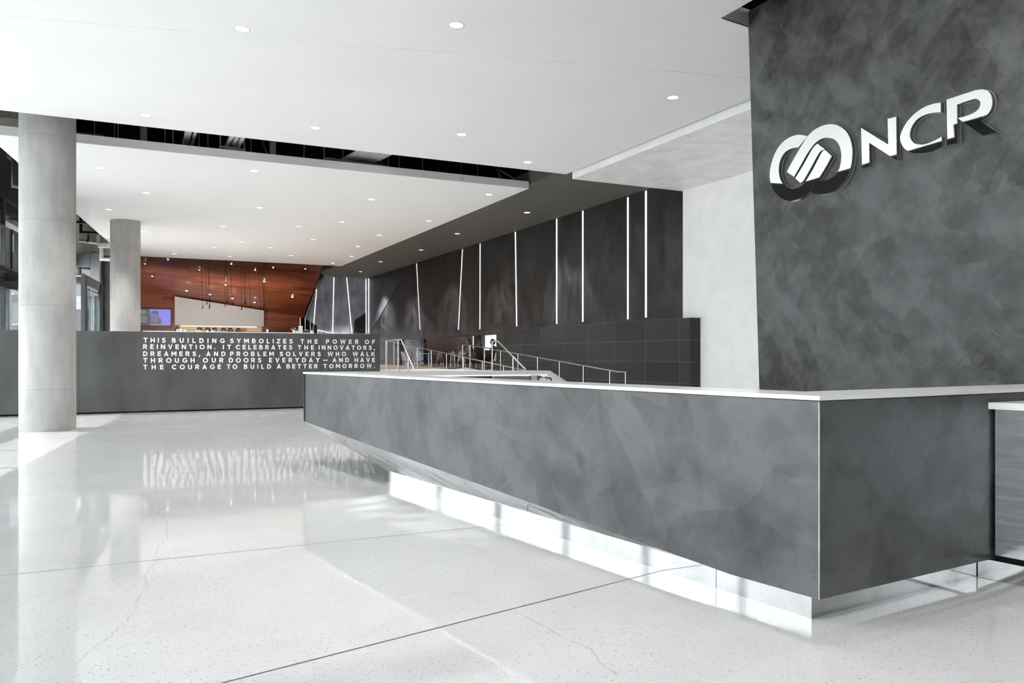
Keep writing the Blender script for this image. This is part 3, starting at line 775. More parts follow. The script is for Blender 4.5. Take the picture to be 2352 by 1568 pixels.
# kick plate (mirror steel) and raking soffit
Kc = on_z(1864, 1420, 0); Kf = on_z(892, 1108, 0); KD = (Kf - Kc).normalized(); KN = Vector((KD.y, -KD.x, 0)); KN = -KN if KN.dot(FN) < 0 else KN
seam = (on_z(1648, 1349, 0) - Kc).dot(KD)
def kick(a, c, depthv, nm='kick_plate'):
    MB().box(a, c - a, depthv, ZZ * ZK).build(nm, M['mirror'], desk, 'mirror polished steel kick plate')
kick(Kc, Kc + KD * (seam - .002), -KN * .04); kick(Kc + KD * (seam + .002), Kf, -KN * .04)
kr = Kc + RD * (RL - .05)
kick(Kc, Kc + RD * (RL - .1), -RN * .04)
kick(Kf, Kf + BD * 2.6, BN * .04)
Bk = Fp(dk, ZK); Tb = Fp(tB, ZT); Kt = Vector((Kf.x, Kf.y, ZK))
kb = Kc + KD * ((Bk - Kc).dot(KD)); kb = Vector((kb.x, kb.y, ZK))
b = MB(); N0 = 12
def lerp(a, c, t): return a + (c - a) * t
# ruled raking surface between the sloping edge and the top of the kick plate
inner = [lerp(kb, Kt, i / N0) for i in range(N0 + 1)]; outer_ = [lerp(Bk, Tb, i / N0) for i in range(N0 + 1)]
for i in range(N0):
    b.add([outer_[i], outer_[i + 1], inner[i + 1], inner[i]], [[0, 1, 2, 3]])
b.add([Tb, Tb + BD * 3.0 + ZZ * (-.186), Kt + BD * 2.6, Kt], [[0, 1, 2, 3]])
b.add([Cn + ZZ * ZK, Bk, kb, Vector((Kc.x, Kc.y, ZK))], [[0, 1, 2, 3]])
b.add([Cn + ZZ * ZK, Vector((Kc.x, Kc.y, ZK)), Vector((kr.x, kr.y, ZK)), Cn + RD * RL + ZZ * ZK], [[0, 1, 2, 3]])
b.build('soffit', M['mirror'], desk, 'raking mirror steel underside')
M['under_led'] = emis('under_desk_led', (1, .99, .97), .8)
MB().box(Kc + KD * (dk * .9) + ZZ * (ZK + .004) + KN * .004, KD * ((Kf - Kc).length - dk * .9 - .05), -KN * .02, ZZ * .012).build('under_light', M['under_led'], desk, 'slim light along the top of the kick plate')
# white top: front ledge, return ledge, back leg with sloping end
LD = .36
def inter(p, d, q, e):
    den = d.x * e.y - d.y * e.x; w = q - p; t = (w.x * e.y - w.y * e.x) / den; return p + d * t
OH = .004
A0 = inter(Cn + FN * OH, FD, Cn + RN * OH, RD)                       # outer corner
A1 = inter(Cn - FN * LD, FD, Cn - RN * LD, RD)                       # inner corner
T0 = inter(Cn + FN * OH, FD, Tp + BN * OH, BD); T1 = inter(Cn - FN * LD, FD, Tp - BN * LD, BD)
R0 = inter(Cn + RN * OH, RD, P(LC - .0243, 0), V); R1 = inter(Cn - RN * LD, RD, P(LC - .0243, 0), V)
for poly, nm in (([A0, A1, T1, T0], 'countertop'), ([A0, R0, R1, A1], 'countertop')):
    MB().prism([p + ZZ * (DZ - TH) for p in poly], ZZ * TH).build(nm, M['solid_white'], desk, 'white solid surface top', bevel=.002)
MB().prism([p + ZZ * (DZ - TH) for p in (T0, T1, T1 + BD * .25, T0 + BD * .7)], ZZ * TH).build('countertop', M['solid_white'], desk, 'white top at the pointed end')
thk = .05
b0 = T1 + BD * .2; b1 = BE + BN * OH
MB().prism([p + ZZ * (DZ - thk) for p in (T0 + BD * .45, T1 + BD * .16, BE - BN * LD, BE + BN * OH)], ZZ * (thk - .0005)).build('countertop', M['solid_white'], desk, 'thicker white top of the rear leg', bevel=.002)
sl = (BD * .86 - ZZ * .51).normalized(); nrm_ = (BD * .51 + ZZ * .86).normalized()
Ls = (DZ - thk * .4) / .51
MB().prism([BE - BN * LD + ZZ * DZ, BE + BN * OH + ZZ * DZ, BE + BN * OH + ZZ * DZ + sl * Ls, BE - BN * LD + ZZ * DZ + sl * Ls], -nrm_ * thk).build('sloping_leg', M['solid_white'], desk, 'white slab sloping to the floor at the rear end', bevel=.002)
MB().box(T1 + BD * .5 - BN * .004 + ZZ * (DZ - thk - .012), BD * 2.1, BN * .03, ZZ * .012).build('led_strip', M['strip'], desk, 'white light strip under the rear top')
MB().box(Tp + BD * .9 - BN * .30, BD * 1.9, BN * .22, ZZ * (DZ - .12)).build('rear_cabinet', M['dark_plastic'], desk, 'dark cabinet under the rear top')
# work surface inside
wi = [A1 - FN * .0 + FD * .1, T1 - FD * .9, T1 - FD * .9 - FN * .55, A1 + FD * .1 - FN * .55]
MB().prism([p + ZZ * .70 for p in wi], ZZ * .03).build('worktop', M['solid_white'], desk, 'lower inner work surface')
b = MB()
for q in (.15, .5, .85):
    c = lerp(wi[3], wi[2], q); MB().box(c + FN * .1, FD * .04, FN * .4, ZZ * .70).build('worktop_support', M['dark_plastic'], desk)
b = MB(); b.box(Fp(.2, .54) - FN * .052, FD * (tB - 1.2), -FN * (LD - .06), ZZ * .02); b.build('inner_shelf', M['dark_plastic'], desk)
# things on the work surface
def monitor(px, py, wpx, y, label, tilt=0.0):
    c = at(px, py, y); w = wpx * y / F; zt = c.z; base = Vector((c.x, c.y, .73))
    t = thing('desk_monitor', base, label, 'monitor', 'monitors behind the desk')
    a = Vector((math.cos(tilt), math.sin(tilt), 0)); d = Vector((-math.sin(tilt), math.cos(tilt), 0))
    hh = zt - .80
    MB().box(base - a * w / 2 + ZZ * (.07), a * w, d * .035, ZZ * hh).build('screen_housing', M['grey_plastic'], t, bevel=.006)
    MB().box(base - a * .03 + d * .035, a * .06, d * .03, ZZ * (.07 + hh * .6)).build('stand', M['dark_plastic'], t)
    MB().box(base - a * .11 - d * .05, a * .22, d * .16, ZZ * .012).build('foot', M['dark_plastic'], t)
    return t
monitor(1175, 863.5, 88, 8.6, 'grey backed flat monitor behind the white desk top', .25)
monitor(1226, 861, 22, 8.2, 'narrow dark monitor edge beside the grey monitor behind the desk', -.9)
# worktop pieces under monitors : a small side table so they stand on something
c1 = at(1190, 880, 8.5); st = thing('side_table', Vector((c1.x, c1.y, 0)), 'low dark side table behind the reception desk carrying the monitors', 'table')
MB().box(Vector((c1.x - .45, c1.y - .55, .70)), (1.0, 0, 0), (0, .95, 0), (0, 0, .03)).build('table_top', M['dark_plastic'], st)
for dx in (-.42, .48):
    for dy in (-.5, .33): MB().box(Vector((c1.x + dx, c1.y + dy, 0)), (.04, 0, 0), (0, .04, 0), (0, 0, .70)).build('leg', M['dark_plastic'], st)
# desk phone with a raised dark cradle
c2 = at(1256, 869, 8.45); ph = thing('desk_phone', Vector((c2.x, c2.y, .73)), 'white desk scanner on a dark gooseneck behind the desk top', 'scanner')
MB().cbox((c2.x, c2.y, .73), .10, .10, .02).build('foot', M['dark_plastic'], ph)
MB().tube([(c2.x + .05, c2.y, .74), (c2.x + .06, c2.y, .95), (c2.x + .04, c2.y, 1.03), (c2.x - .03, c2.y, 1.035)], .008, 8).build('gooseneck', M['dark_plastic'], ph)
MB().cbox((c2.x - .04, c2.y, .985), .07, .05, .045).build('scanner_head', M['ceramic'], ph, bevel=.01)
c3 = at(1166, 869.5, 7.6)
MB().cbox((c3.x, c3.y, .73), .09, .09, .29).build('paper_holder', M['ceramic'], None, 'small white holder standing behind the white desk top', 'holder', bevel=.012)
b = MB(); b.box(Vector((c3.x - .2, c3.y - .2, .70)), (.4, 0, 0), (0, .4, 0), (0, 0, .03))
b.box(Vector((c3.x - .05, c3.y - .05, 0)), (.1, 0, 0), (0, .1, 0), (0, 0, .70)); b.cbox((c3.x, c3.y, 0), .36, .36, .02)
b.build('pedestal_stand', M['dark_plastic'], None, 'small dark pedestal behind the reception desk under the white holder', 'stand')

# low steel counter at the right edge
O = Vector((2.708, 4.556, 0)); AD = -FD; ct = thing('low_counter', O, 'low brushed steel counter with a white top at the right edge', 'counter')
L_ = 1.25; DP = .62
Ob = O + AD * .0 + RD * .012 
MB().box(Ob + RD * .005 + AD * .012 + ZZ * .135, AD * (L_ - .02), RD * DP, ZZ * (.962 - .135)).build('body', M['counter_steel'], ct, 'brushed steel side', bevel=.003)
MB().box(Ob + RD * .02 + AD * .02 + ZZ * .11, AD * (L_ - .04), RD * (DP - .04), ZZ * .03).build('shadow_gap', M['black'], ct)
MB().box(O - RD * .012 - AD * .0652, AD * (L_ + .0652), RD * (DP + .03), ZZ * .112).build('kick_plate', M['mirror'], ct, 'projecting mirror steel kick plate', bevel=.002)
MB().box(O - RD * .022 - AD * .004 + ZZ * .962, AD * (L_ + .02), RD * (DP + .05), ZZ * .038).build('countertop', M['solid_white'], ct, 'white solid surface top', bevel=.002)

# ------------------------------------------------------------------ stair, ramp and handrails
b = MB(); n = 5
for i in range(n):
    z1 = RF * (n - i) / (n + 0); f0 = i / n; f1 = (i + 1) / n
    dv = lambda f: 22.75 - 1.15 * f; ev = lambda f: 20.53 - 1.70 * f
    b.prism([P(7.2, dv(f0)), P(9.5, ev(f0)), P(9.5, ev(f1)), P(7.2, dv(f1))], ZZ * (RF * (1 - (i + 1) / (n + 1))))
b.build('stair', M['slab'], None, 'short flight of steps between the two steel handrails', 'stairs')
b = MB(); b.prism([P(9.62, 16.27, 0), P(9.62, 26.8, 0), P(9.62, 26.8, RF)], U * (GS - 9.62))
b.build('ramp', M['slab'], None, 'long shallow ramp rising beside the granite wall', 'ramp')
def rail(pts, posts, r, rp, label, zfun):
    """pts: world points of the rail; posts: (point on rail)"""
    base = Vector((pts[0].x, pts[0].y, zfun(pts[0])))
    t = thing('handrail', base, label, 'handrail', 'stainless handrails')
    MB().tube(pts, r, 10).build('top_rail', M['steel'], t)
    for p in posts:
        MB().tube([Vector((p.x, p.y, zfun(p))), p], rp, 8).build('post', M['steel'], t)
def zramp(p):
    s_, v_ = sv(p); return max(0, min(RF, RF * (v_ - 16.27) / (26.8 - 16.27)))
def zland(p):
    return RF
def zstair(s0, v0, v1):
    def f(p):
        v_ = sv(p)[1]; return RF if v_ > v0 else max(0.0, RF * (v_ - v1) / (v0 - v1) - .07)
    return f
# ramp rail along the granite
sc_ = 10.95
lineC = [(1063, 792), (1079, 792.3), (1437 - 18, 853.6), (1437, 854)]
rail([on_s(x, y, sc_) for x, y in lineC], [on_s(1063, 792, sc_)] + [on_s(x, 792.3 + (x - 1079) * (853.6 - 792.3) / 340, sc_) for x in (1080, 1113, 1150, 1190, 1235, 1285, 1340, 1401)] + [on_s(1437, 854, sc_)], .019, .017, 'long sloping steel handrail against the granite wall', zramp)
sb_ = 9.75
fB = lambda x: 791 + (x - 930) * (849 - 791) / 271
lineB = [(862, 776.5), (1215, fB(1215))]
rail([on_s(x, fB(x), sb_) for x in (873.5, 1225)], [on_s(x, fB(x), sb_) for x in (886, 905, 959, 991, 1026, 1065, 1108, 1157, 1200)], .017, .015, 'long sloping steel handrail on the open side of the ramp', zramp)
sd_ = 7.2 * 1.0
pd = [on_s(889, 782, sd_), on_s(922, 780, sd_), on_s(952, 851, sd_), ]
pd.append(pd[2] + (pd[2] - pd[1]).normalized() * .04)
rail(pd, [pd[0], on_s(915, 780.4, sd_), lerp(pd[1], pd[2], .55)], .024, .021, 'thick steel stair handrail on the left of the steps', zstair(7.2, 22.75, 21.6))
se_ = 9.5
pe = [on_s(1131, 783.5, se_), on_s(1144, 783, se_), on_s(1207, 848, se_)]
rail(pe, [pe[0], lerp(pe[1], pe[2], .57)], .023, .020, 'thick steel stair handrail on the right of the steps', zstair(9.5, 20.53, 18.83))

# ------------------------------------------------------------------ cafe behind the strip window
FZ = .62
b = MB()
b.box(P(WS + .02, vR_ - 5, FZ - .1), U * 5.2, V * (vL_ - vR_ + 10), ZZ * .1)
struct(b, 'floor_cafe', M['cafe_floor'], 'brown floor of the cafe behind the strip window', 'floor')
b = MB()
wv = sorted([tuple(sorted((sv(on_s(x0, 800, WS + 5.2))[1], sv(on_s(x1, 800, WS + 5.2))[1]))) for x0, x1 in ((926, 940), (1066, 1088), (1106, 1141))])
cur = vR_ - 5; cafe_panes = []
for (a0, a1) in wv + [(vL_ + 5, vL_ + 5)]:
    b.box(P(WS + 5.2, cur, FZ), U * .2, V * (a0 - cur), ZZ * 2.6)
    if a1 > a0:
        b.box(P(WS + 5.2, a0, FZ), U * .2, V * (a1 - a0), ZZ * .95)
        cafe_panes.append((a0, a1))
    cur = a1
b.box(P(WS + .02, vR_ - 5.2, FZ), U * 5.4, V * .2, ZZ * 2.6); b.box(P(WS + .02, vL_ + 5, FZ), U * 5.4, V * .2, ZZ * 2.6)
b.box(P(WS + .02, vR_ - 5, FZ + 2.6), U * 5.4, V * (vL_ - vR_ + 10), ZZ * .15)
struct(b, 'wall_cafe', M['grey_soffit'], 'grey enclosing walls of the cafe room seen through the strip window', 'wall')
for k, (a0, a1) in enumerate(cafe_panes):
    r = thing('window_%d' % (60 + k), P(WS + 5.2, (a0 + a1) / 2, FZ + .95), 'tinted window in the far wall of the cafe room, %s from the right' % ORD[k], 'window', kind='structure')
    MB().box(P(WS + 5.25, a0, FZ + .95), U * .012, V * (a1 - a0), ZZ * 1.65).build('window_glass', M['tint_glass'], r)
def table(s_, v_, label):
    t = thing('cafe_table', P(s_, v_, FZ), label, 'table', 'cafe tables behind the strip window')
    c = P(s_, v_, FZ)
    b = MB(); b.lathe(c + ZZ * .74, [(0, 0), (.42, 0), (.42, .03), (0, .03)], 28); b.build('table_top', M['ceramic'], t)
    MB().tube([c + ZZ * .02, c + ZZ * .74], .035, 10).build('pedestal', M['steel'], t)
    b = MB(); b.lathe(c, [(0, 0), (.27, 0), (.25, .02), (0, .02)], 24); b.build('base', M['steel'], t)
def chair(s_, v_, ang, label):
    loc = P(s_, v_, FZ); t = thing('cafe_chair', loc, label, 'chair', 'cafe chairs behind the strip window')
    a = U * math.cos(ang) + V * math.sin(ang); d = -U * math.sin(ang) + V * math.cos(ang)          # d = facing direction
    def L(x, y, z): return loc + a * x + d * y + ZZ * z
    b = MB(); b.prism([L(-.21, -.20, .385), L(.21, -.20, .385), L(.23, .22, .39), L(-.23, .22, .39)], ZZ * .03); b.build('seat', M['chair'], t, bevel=.01)
    b = MB(); b.tube([L(-.21, -.20, .45), L(-.2, -.26, .72), L(-.17, -.29, .84), L(.17, -.29, .84), L(.2, -.26, .72), L(.21, -.20, .45)], .012, 8); b.build('back_frame', M['steel'], t)
    b = MB()
    for i in range(7):
        x = -.15 + .05 * i; b.tube([L(x, -.20, .46), L(x * .98, -.285, .84)], .007, 6)
    b.build('back_bars', M['steel'], t)
    for x in (-.19, .19):
        for y, yy in ((-.18, -.24), (.19, .22)):
            MB().tube([L(x, y, .45), L(x * 1.12, yy, 0)], .012, 8).build('leg', M['steel'], t)
def person(s_, v_, ang, label, shirt, trousers='jeans', hair='hair', beanie=False):
    loc = P(s_, v_, FZ); t = thing('person', loc, label, 'person', 'people sitting in the cafe')
    a = U * math.cos(ang) + V * math.sin(ang); d = -U * math.sin(ang) + V * math.cos(ang)
    def L(x, y, z): return loc + a * x + d * y + ZZ * z
    def rem(o, v=.016):
        md = o.modifiers.new('skin', 'REMESH'); md.mode = 'VOXEL'; md.voxel_size = v; md.use_smooth_shade = True
        s2 = o.modifiers.new('soft', 'SMOOTH'); s2.iterations = 4; s2.factor = .5
    b = MB()
    b.ball(L(0, .06, 1.24), .078, .095, .118); b.ball(L(0, .15, 1.22), .014, .022, .018)                      # head, nose
    b.ball(L(-.08, .05, 1.235), .014, .022, .03); b.ball(L(.08, .05, 1.235), .014, .022, .03)                  # ears
    b.ball(L(0, .135, 1.175), .026, .012, .008)
    b.tube([L(0, .02, 1.02), L(0, .04, 1.17)], [.058, .052], 12)
    b.tube([L(0, -.05, .55), L(0, -.06, .75), L(0, -.02, .95), L(0, .01, 1.04)], [.125, .12, .13, .07], 14)
    for sgn in (-1, 1):
        b.tube([L(.15 * sgn, 0, 1.0), L(.21 * sgn, .04, .76), L(.15 * sgn, .27, .81)], [.048, .04, .03], 10)
        hnd = L(.15 * sgn, .27, .81)
        b.ball(hnd + d * .04, .035, .045, .016)
        for k in range(4): 
            fx = (-.027 + .018 * k); b.tube([hnd + a * fx + d * .06, hnd + a * fx + d * (.10 + .01 * (k in (1, 2))), hnd + a * fx + d * (.12 + .01 * (k in (1, 2))) - ZZ * .012], .0085, 6)
        b.tube([hnd - a * .03 * sgn + d * .02, hnd - a * .058 * sgn + d * .055], .009, 6)
        b.tube([L(.09 * sgn, -.04, .54), L(.11 * sgn, .36, .52), L(.11 * sgn, .36, .08)], [.078, .058, .042], 10)
        b.ball(L(.11 * sgn, .42, .045), .045, .11, .042)
    o = b.build('body', M['skin'], t); rem(o)
    b = MB(); b.tube([L(0, -.05, .54), L(0, -.06, .75), L(0, -.02, .95), L(0, .01, 1.05)], [.145, .138, .150, .085], 14)
    for sgn in (-1, 1): b.tube([L(.14 * sgn, 0, 1.0), L(.21 * sgn, .04, .76), L(.16 * sgn, .22, .795)], [.062, .055, .045], 10)
    o = b.build('shirt', M[shirt], t); rem(o)
    b = MB()
    for sgn in (-1, 1): b.tube([L(.08 * sgn, -.07, .54), L(.11 * sgn, .36, .52), L(.11 * sgn, .36, .12)], [.095, .072, .058], 10)
    o = b.build('trousers', M[trousers], t); rem(o)
    b = MB(); b.ball(L(0, .035, 1.275), .088, .098, .098); b.ball(L(0, -.02, 1.23), .08, .06, .10)
    o = b.build('beanie' if beanie else 'hair', M['cloth_olive' if beanie else hair], t)
def pv(px, y): return sv(at(px, 800, y))
for (px, y, ang, lb) in ((985, 34.6, 1.3, 'round white cafe table behind the middle panes of the strip window'), (1045, 32.4, 0, 'round white cafe table near the centre of the strip window'), (1115, 32.5, 0, 'round white cafe table behind the rightmost pane of the strip window')):
    table(*pv(px, y), lb)
CH_ = [(938, 35.6, -1.6, 'wire-backed cafe chair at the far left of the strip window'), (950, 33.4, 2.2, 'wire-backed cafe chair turned away, second from the left in the strip window'),
       (1003, 33.6, .5, 'wire-backed cafe chair in front of the middle cafe table'), (1026, 33.2, 1.5, 'wire-backed cafe chair between the two larger cafe tables'),
       (1052, 30.2, .4, 'wire-backed cafe chair nearest the glass right of centre'), (1124, 29.6, 1.3, 'wire-backed cafe chair at the right end of the strip window')]
for (px, y, ang, lb) in CH_: chair(*pv(px, y), ang, lb)
PP = [(972, 35.4, -1.6, 'person in a navy top with dark hair seated behind the left cafe table', 'cloth_navy', False), (1078, 32.8, 1.4, 'person in a pale top seated right of the centre table', 'cloth_pale', False),
      (1098, 31.6, -1.4, 'person in black with dark hair seated at the right table', 'cloth_black', False), (1133, 33.5, 1.6, 'person in an olive knit hat seated at the right end', 'cloth_olive', True)]
for (px, y, ang, lb, sh, bn) in PP:
    person(*pv(px, y), ang, lb, sh, beanie=bn); s_, v_ = pv(px, y); chair(s_, v_ , ang, 'wire-backed cafe chair under the ' + lb.split(' seated')[0])

# ------------------------------------------------------------------ bar at the back
BV = 46.0
def bw(px, py): return on_v(px, py, BV)
# back wall of wood with a lit niche
b = MB(); sl_, sr_ = sv(bw(250, 700))[0], sv(bw(735, 700))[0]
n0 = bw(401, 750); n1 = bw(604, 750); zn0 = 2.585; zn1 = bw(500, 748.5).z
sn0, sn1 = sv(n0)[0], sv(n1)[0]
for (s0, s1, z0, z1) in ((sl_, sn0, RF, 6.4), (sn0, sn1, zn1, 6.4), (sn0, sn1, RF, zn0), (sn1, sr_, RF, 6.4)):
    b.box(P(s0, BV, z0), U * (s1 - s0), V * .5, ZZ * (z1 - z0))
struct(b, 'wall_back', M['wood'], 'red brown timber boarded wall at the back of the bar', 'wall')
b = MB(); b.box(P(sn0, BV + .46, zn0), U * (sn1 - sn0), V * .04, ZZ * (zn1 - zn0)); struct(b, 'trim_4', M['niche'], 'warm lit stone back of the bar niche', 'niche')
b = MB(); b.box(P(sn0 + .3, BV + .12, zn1 - .03), U * (sn1 - sn0 - .6), V * .06, ZZ * .028); b.build('niche_light', M['warm_strip'], None, 'warm light strip hidden along the top of the bar niche', 'light strip')
# pale grey hood panel above the niche
b = MB(); b.prism([P(sn0, BV - .25, zn1), P(sn1, BV - .25, zn1), bw(604.5, 713.5) - V * .25, bw(400.5, 681) - V * .25], V * .23)
b.build('hood_panel', M['plaster_grey'], None, 'pale grey sloping-topped panel above the lit bar niche', 'panel')
# raking wood ceiling
w1 = on_v(300, 575, 39.56); w2 = on_v(737, 627, 39.56); w3 = bw(697, 727); w4 = bw(300, 664)
wl1 = on_v(150, 545, 39.56); wl4 = bw(150, 643)
b = MB(); Nn = 8
for j in range(Nn):
    t0, t1 = j / Nn, (j + 1) / Nn
    b.add([lerp(w1, w2, t0), lerp(w1, w2, t1), lerp(w4, w3, t1), lerp(w4, w3, t0)], [[0, 3, 2, 1]])
b.add([w1, w2, w2 - V * 4 + ZZ * .9, w1 - V * 4 + ZZ * 1.4], [[0, 1, 2, 3]])
struct(b, 'ceiling_wood', M['wood'], 'raking red brown timber boarded ceiling over the bar', 'ceiling')
e1, e2 = on_v(744, 630, 40.4), on_v(704, 729, 40.4)
b = MB(); b.add([w2, w3, e2, e1, w2 + ZZ * .3, e1 + ZZ * .3], [[0, 1, 2, 3], [0, 3, 5, 4]])
b.add([w3, e2, Vector((e2.x, e2.y, RF)), Vector((w3.x, w3.y, RF))], [[0, 1, 2, 3]])
struct(b, 'trim_5', M['black'], 'black edge band closing the right end of the timber ceiling', 'trim')
# wood ceiling downlights
WL = [(333, 604.6), (349.7, 633), (386, 595), (458, 618.7), (586, 619), (627.5, 613.6), (701, 616), (428.8, 666.6), (482, 675), (533.8, 684), (584.7, 693), (671.5, 681), (518.5, 653), (607, 644.8), (531.5, 605)]
def on_wood(px, py):
    d = at(px, py, 1.0) - Vector((0, 0, CH)); best = None
    for tri in ((w1, w2, w3), (w1, w3, w4)):
        nn = (tri[1] - tri[0]).cross(tri[2] - tri[0]); t = (tri[0] - Vector((0, 0, CH))).dot(nn) / d.dot(nn); p = Vector((0, 0, CH)) + d * t
        return p, nn.normalized()
wp = None
WL.sort()
for k, (x, y) in enumerate(WL):
    p, nn = on_wood(x, y)
    if nn.z > 0: nn = -nn
    p = p + nn * .02
    big = (x, y) in [(428.8, 666.6), (482, 675), (533.8, 684), (584.7, 693), (671.5, 681), (518.5, 653), (607, 644.8)]
    t = thing('recessed_spotlight', p, 'small round spotlight set in the timber ceiling, %s from the left' % ORD[k], 'ceiling light', 'spotlights in the timber ceiling')
    r = .062 if big else .036
    q = Vector((0, 0, 1)).rotation_difference(-nn).to_matrix()
    b = MB(); b.lathe((0, 0, 0), [(r * .82, .005), (r, .012), (r + .012, 0)], 18); b.v = [q @ (v * -1) + p for v in b.v]; b.build('trim_ring', M['reflector'], t)
    b = MB(); b.disc((0, 0, .008), r * .82, 18); b.v = [q @ (v * -1) + p for v in b.v]; b.build('lamp', M['lamp_warm' if not big else 'lamp'], t)
# television
tvc = on_v(353.5, 728.5, BV - .08); tvw, tvh = 1.74, 1.0
def tvp(x, z, o=0.0): return tvc + U * x + ZZ * z - V * o
tv = thing('television', tvp(0, -tvh / 2), 'black framed flat television glowing blue on the timber wall', 'television')
MB().box(tvp(-tvw / 2, -tvh / 2), U * tvw, V * .07, ZZ * tvh).build('frame', M['dark_plastic'], tv, bevel=.01)
E = {'dark': emis('screen_dark', (.10, .10, .11), .35), 'sky': emis('screen_sky', (.16, .15, .55), .75), 'bld': emis('screen_building', (.11, .11, .2), .5), 'street': emis('screen_street', (.35, .2, .2), .55), 'line': emis('screen_text', (.25, .33, .34), .5), 'pane': emis('screen_windows', (.28, .28, .42), .6)}
b = MB(); mats = list(E.values()); key = list(E.keys())
def rect(x0, z0, x1, z1, k, o): b.face([tvp(x0, z0, o), tvp(x1, z0, o), tvp(x1, z1, o), tvp(x0, z1, o)], key.index(k))
X0, X1, Z0, Z1 = -.80, .80, -.42, .42
rect(X0, Z0, X1, Z1, 'sky', .004); rect(X0, Z0, -.2, Z1, 'dark', .006)
b.face([tvp(-.2, Z0, .007), tvp(.38, Z0, .007), tvp(.34, -.06, .007), tvp(.24, -.04, .007), tvp(.22, .33, .007), tvp(-.02, .36, .007), tvp(-.16, .22, .007), tvp(-.2, .05, .007)], key.index('bld'))
for i in range(5):
    for j in range(4): rect(-.12 + .065 * i, -.22 + .11 * j, -.085 + .065 * i, -.17 + .11 * j, 'pane', .009)
rect(-.2, Z0, X1, Z0 + .07, 'street', .010)
for i, (z, w) in enumerate(((.30, .36), (.24, .42), (.18, .30), (.02, .40), (-.08, .46), (-.16, .38), (-.24, .44))): rect(X0 + .06, z, X0 + .06 + w, z + .03, 'line', .009)
b.build('screen', mats, tv, 'glowing screen picture of a building at dusk')
# jars on the niche shelf
JX = [(458, 'first'), (476.7, 'second'), (493, 'third'), (513, 'fourth'), (529, 'fifth'), (547.3, 'sixth')]
for k, (x, o) in enumerate(JX):
    c = on_v(x, 755, BV + .2); c.z = zn0
    t = thing('storage_jar', c, 'squat dark brown jar in the lit bar niche, %s from the left' % o, 'jar', 'jars in the bar niche')
    b = MB(); b.lathe(c, [(0, 0), (.09, 0), (.115, .03), (.118, .13), (.102, .18), (.10, .195), (0, .195)], 20); b.build('jar_body', M['jar'], t)
    b = MB(); b.lathe(c, [(.104, .19), (.104, .21), (.03, .218), (.03, .232), (0, .232)], 20); b.build('lid', M['jar'], t)
    b = MB(); b.box(c - U * .06 - V * .125 + ZZ * .03, U * .12, V * .012, ZZ * .12); b.build('front_label', M['jar_face'], t, 'grey brown front plate')
c = on_v(560, 756, BV + .2); c.z = zn0
b = MB()
for i in range(3):
    b.tube([c + U * (-.09 + .09 * i), c + U * (-.09 + .09 * i) + ZZ * .20], .012, 8)
for z in (.03, .11, .19): b.tube([c - U * .1 + ZZ * z, c + U * .1 + ZZ * z], .01, 8)
b.build('bottle_rack', M['copper'], None, 'small copper wire rack at the right of the jars in the bar niche', 'rack')
c = on_v(404, 756, BV + .18); c.z = zn0
b = MB(); b.lathe(c, [(0, 0), (.09, 0), (.09, .03), (.03, .05), (0, .05)], 16); b.tube([c + ZZ * .04, c + ZZ * .12 - U * .03, c + ZZ * .19 + U * .02, c + ZZ * .20 + U * .1, c + ZZ * .16 + U * .15], .02, 8)
b.build('tap', M['dark_plastic'], None, 'dark curved tap at the left end of the bar niche', 'tap')
# wire script sign : five thin outline letters on the dark wood
ws = thing('wire_sign', on_v(648, 756, BV - .05), 'faint thin wire word sign on the dark timber right of the niche', 'sign')
def wl(px, py): return on_v(px, py, BV - .04)
SH = {'w': [[(620, 747), (621, 754), (624, 755), (627, 753), (628, 747), (628.5, 753), (632, 755), (635, 753), (636, 747)]], 'i': [[(640, 747), (640.5, 755)], [(640, 744.2), (640.2, 744.8)]],
      'r': [[(648, 747), (648.5, 755)], [(648.3, 750), (651, 747.4), (654, 748)]], 'e': [[(658, 751), (663.5, 750.8), (662.5, 747.6), (659.4, 747.6), (657.8, 751), (659.5, 754.6), (663.5, 754.2)]],
      'd': [[(673.5, 750), (671.4, 747.6), (668.2, 749.5), (668.4, 753.8), (671.4, 754.8), (673.4, 752.4)], [(673.6, 739), (673.6, 755)]]}
for ch, sts in SH.items():
    b = MB()
    for st in sts: b.tube([wl(*p) for p in st], .012, 6)
    b.build('letter_' + ch, M['copper'], ws)
# pendant cluster
cb0, cb1 = on_v(459, 596.5, 38.2), on_v(620, 606.5, 38.2)
MB().box(cb0, (cb1 - cb0), V * .12, ZZ * .05).build('pendant_canopy_bar', M['wood'], None, 'slim dark bar under the timber ceiling from which the pendants hang', 'canopy')
PD = [(864, 767), (917, 716), (950, 748), (946, 768), (1135, 743), (1163, 700), (1220, 722), (1334, 782), (1384, 720), (1371, 702), (1439, 755), (1558, 763), (1604, 733), (1597, 787)]
PD.sort()
for k, (x, y) in enumerate(PD):
    px = 300 + x / 5.227; py = 560 + y / 5.227
    e = on_v(px, py, 38.2 + .06); tpx = px + random.uniform(-5, 1); tp = on_v(min(max(tpx, 461), 618), 600, 38.26)
    tp.z = lerp(cb0, cb1, (tp.x - cb0.x) / (cb1.x - cb0.x)).z
    t = thing('pendant_lamp', e, 'tiny dark pendant socket on a long thin cord over the bar, %s from the left' % ORD[k], 'pendant lamp', 'pendants over the bar')
    MB().tube([tp, e + ZZ * .12], .007, 5).build('cord', M['dark_plastic'], t)
    b = MB(); b.lathe(e, [(0, .11), (.014, .10), (.018, .05), (.024, .02), (.024, -.03), (0, -.05)], 12); b.build('socket', M['dark_plastic'], t)

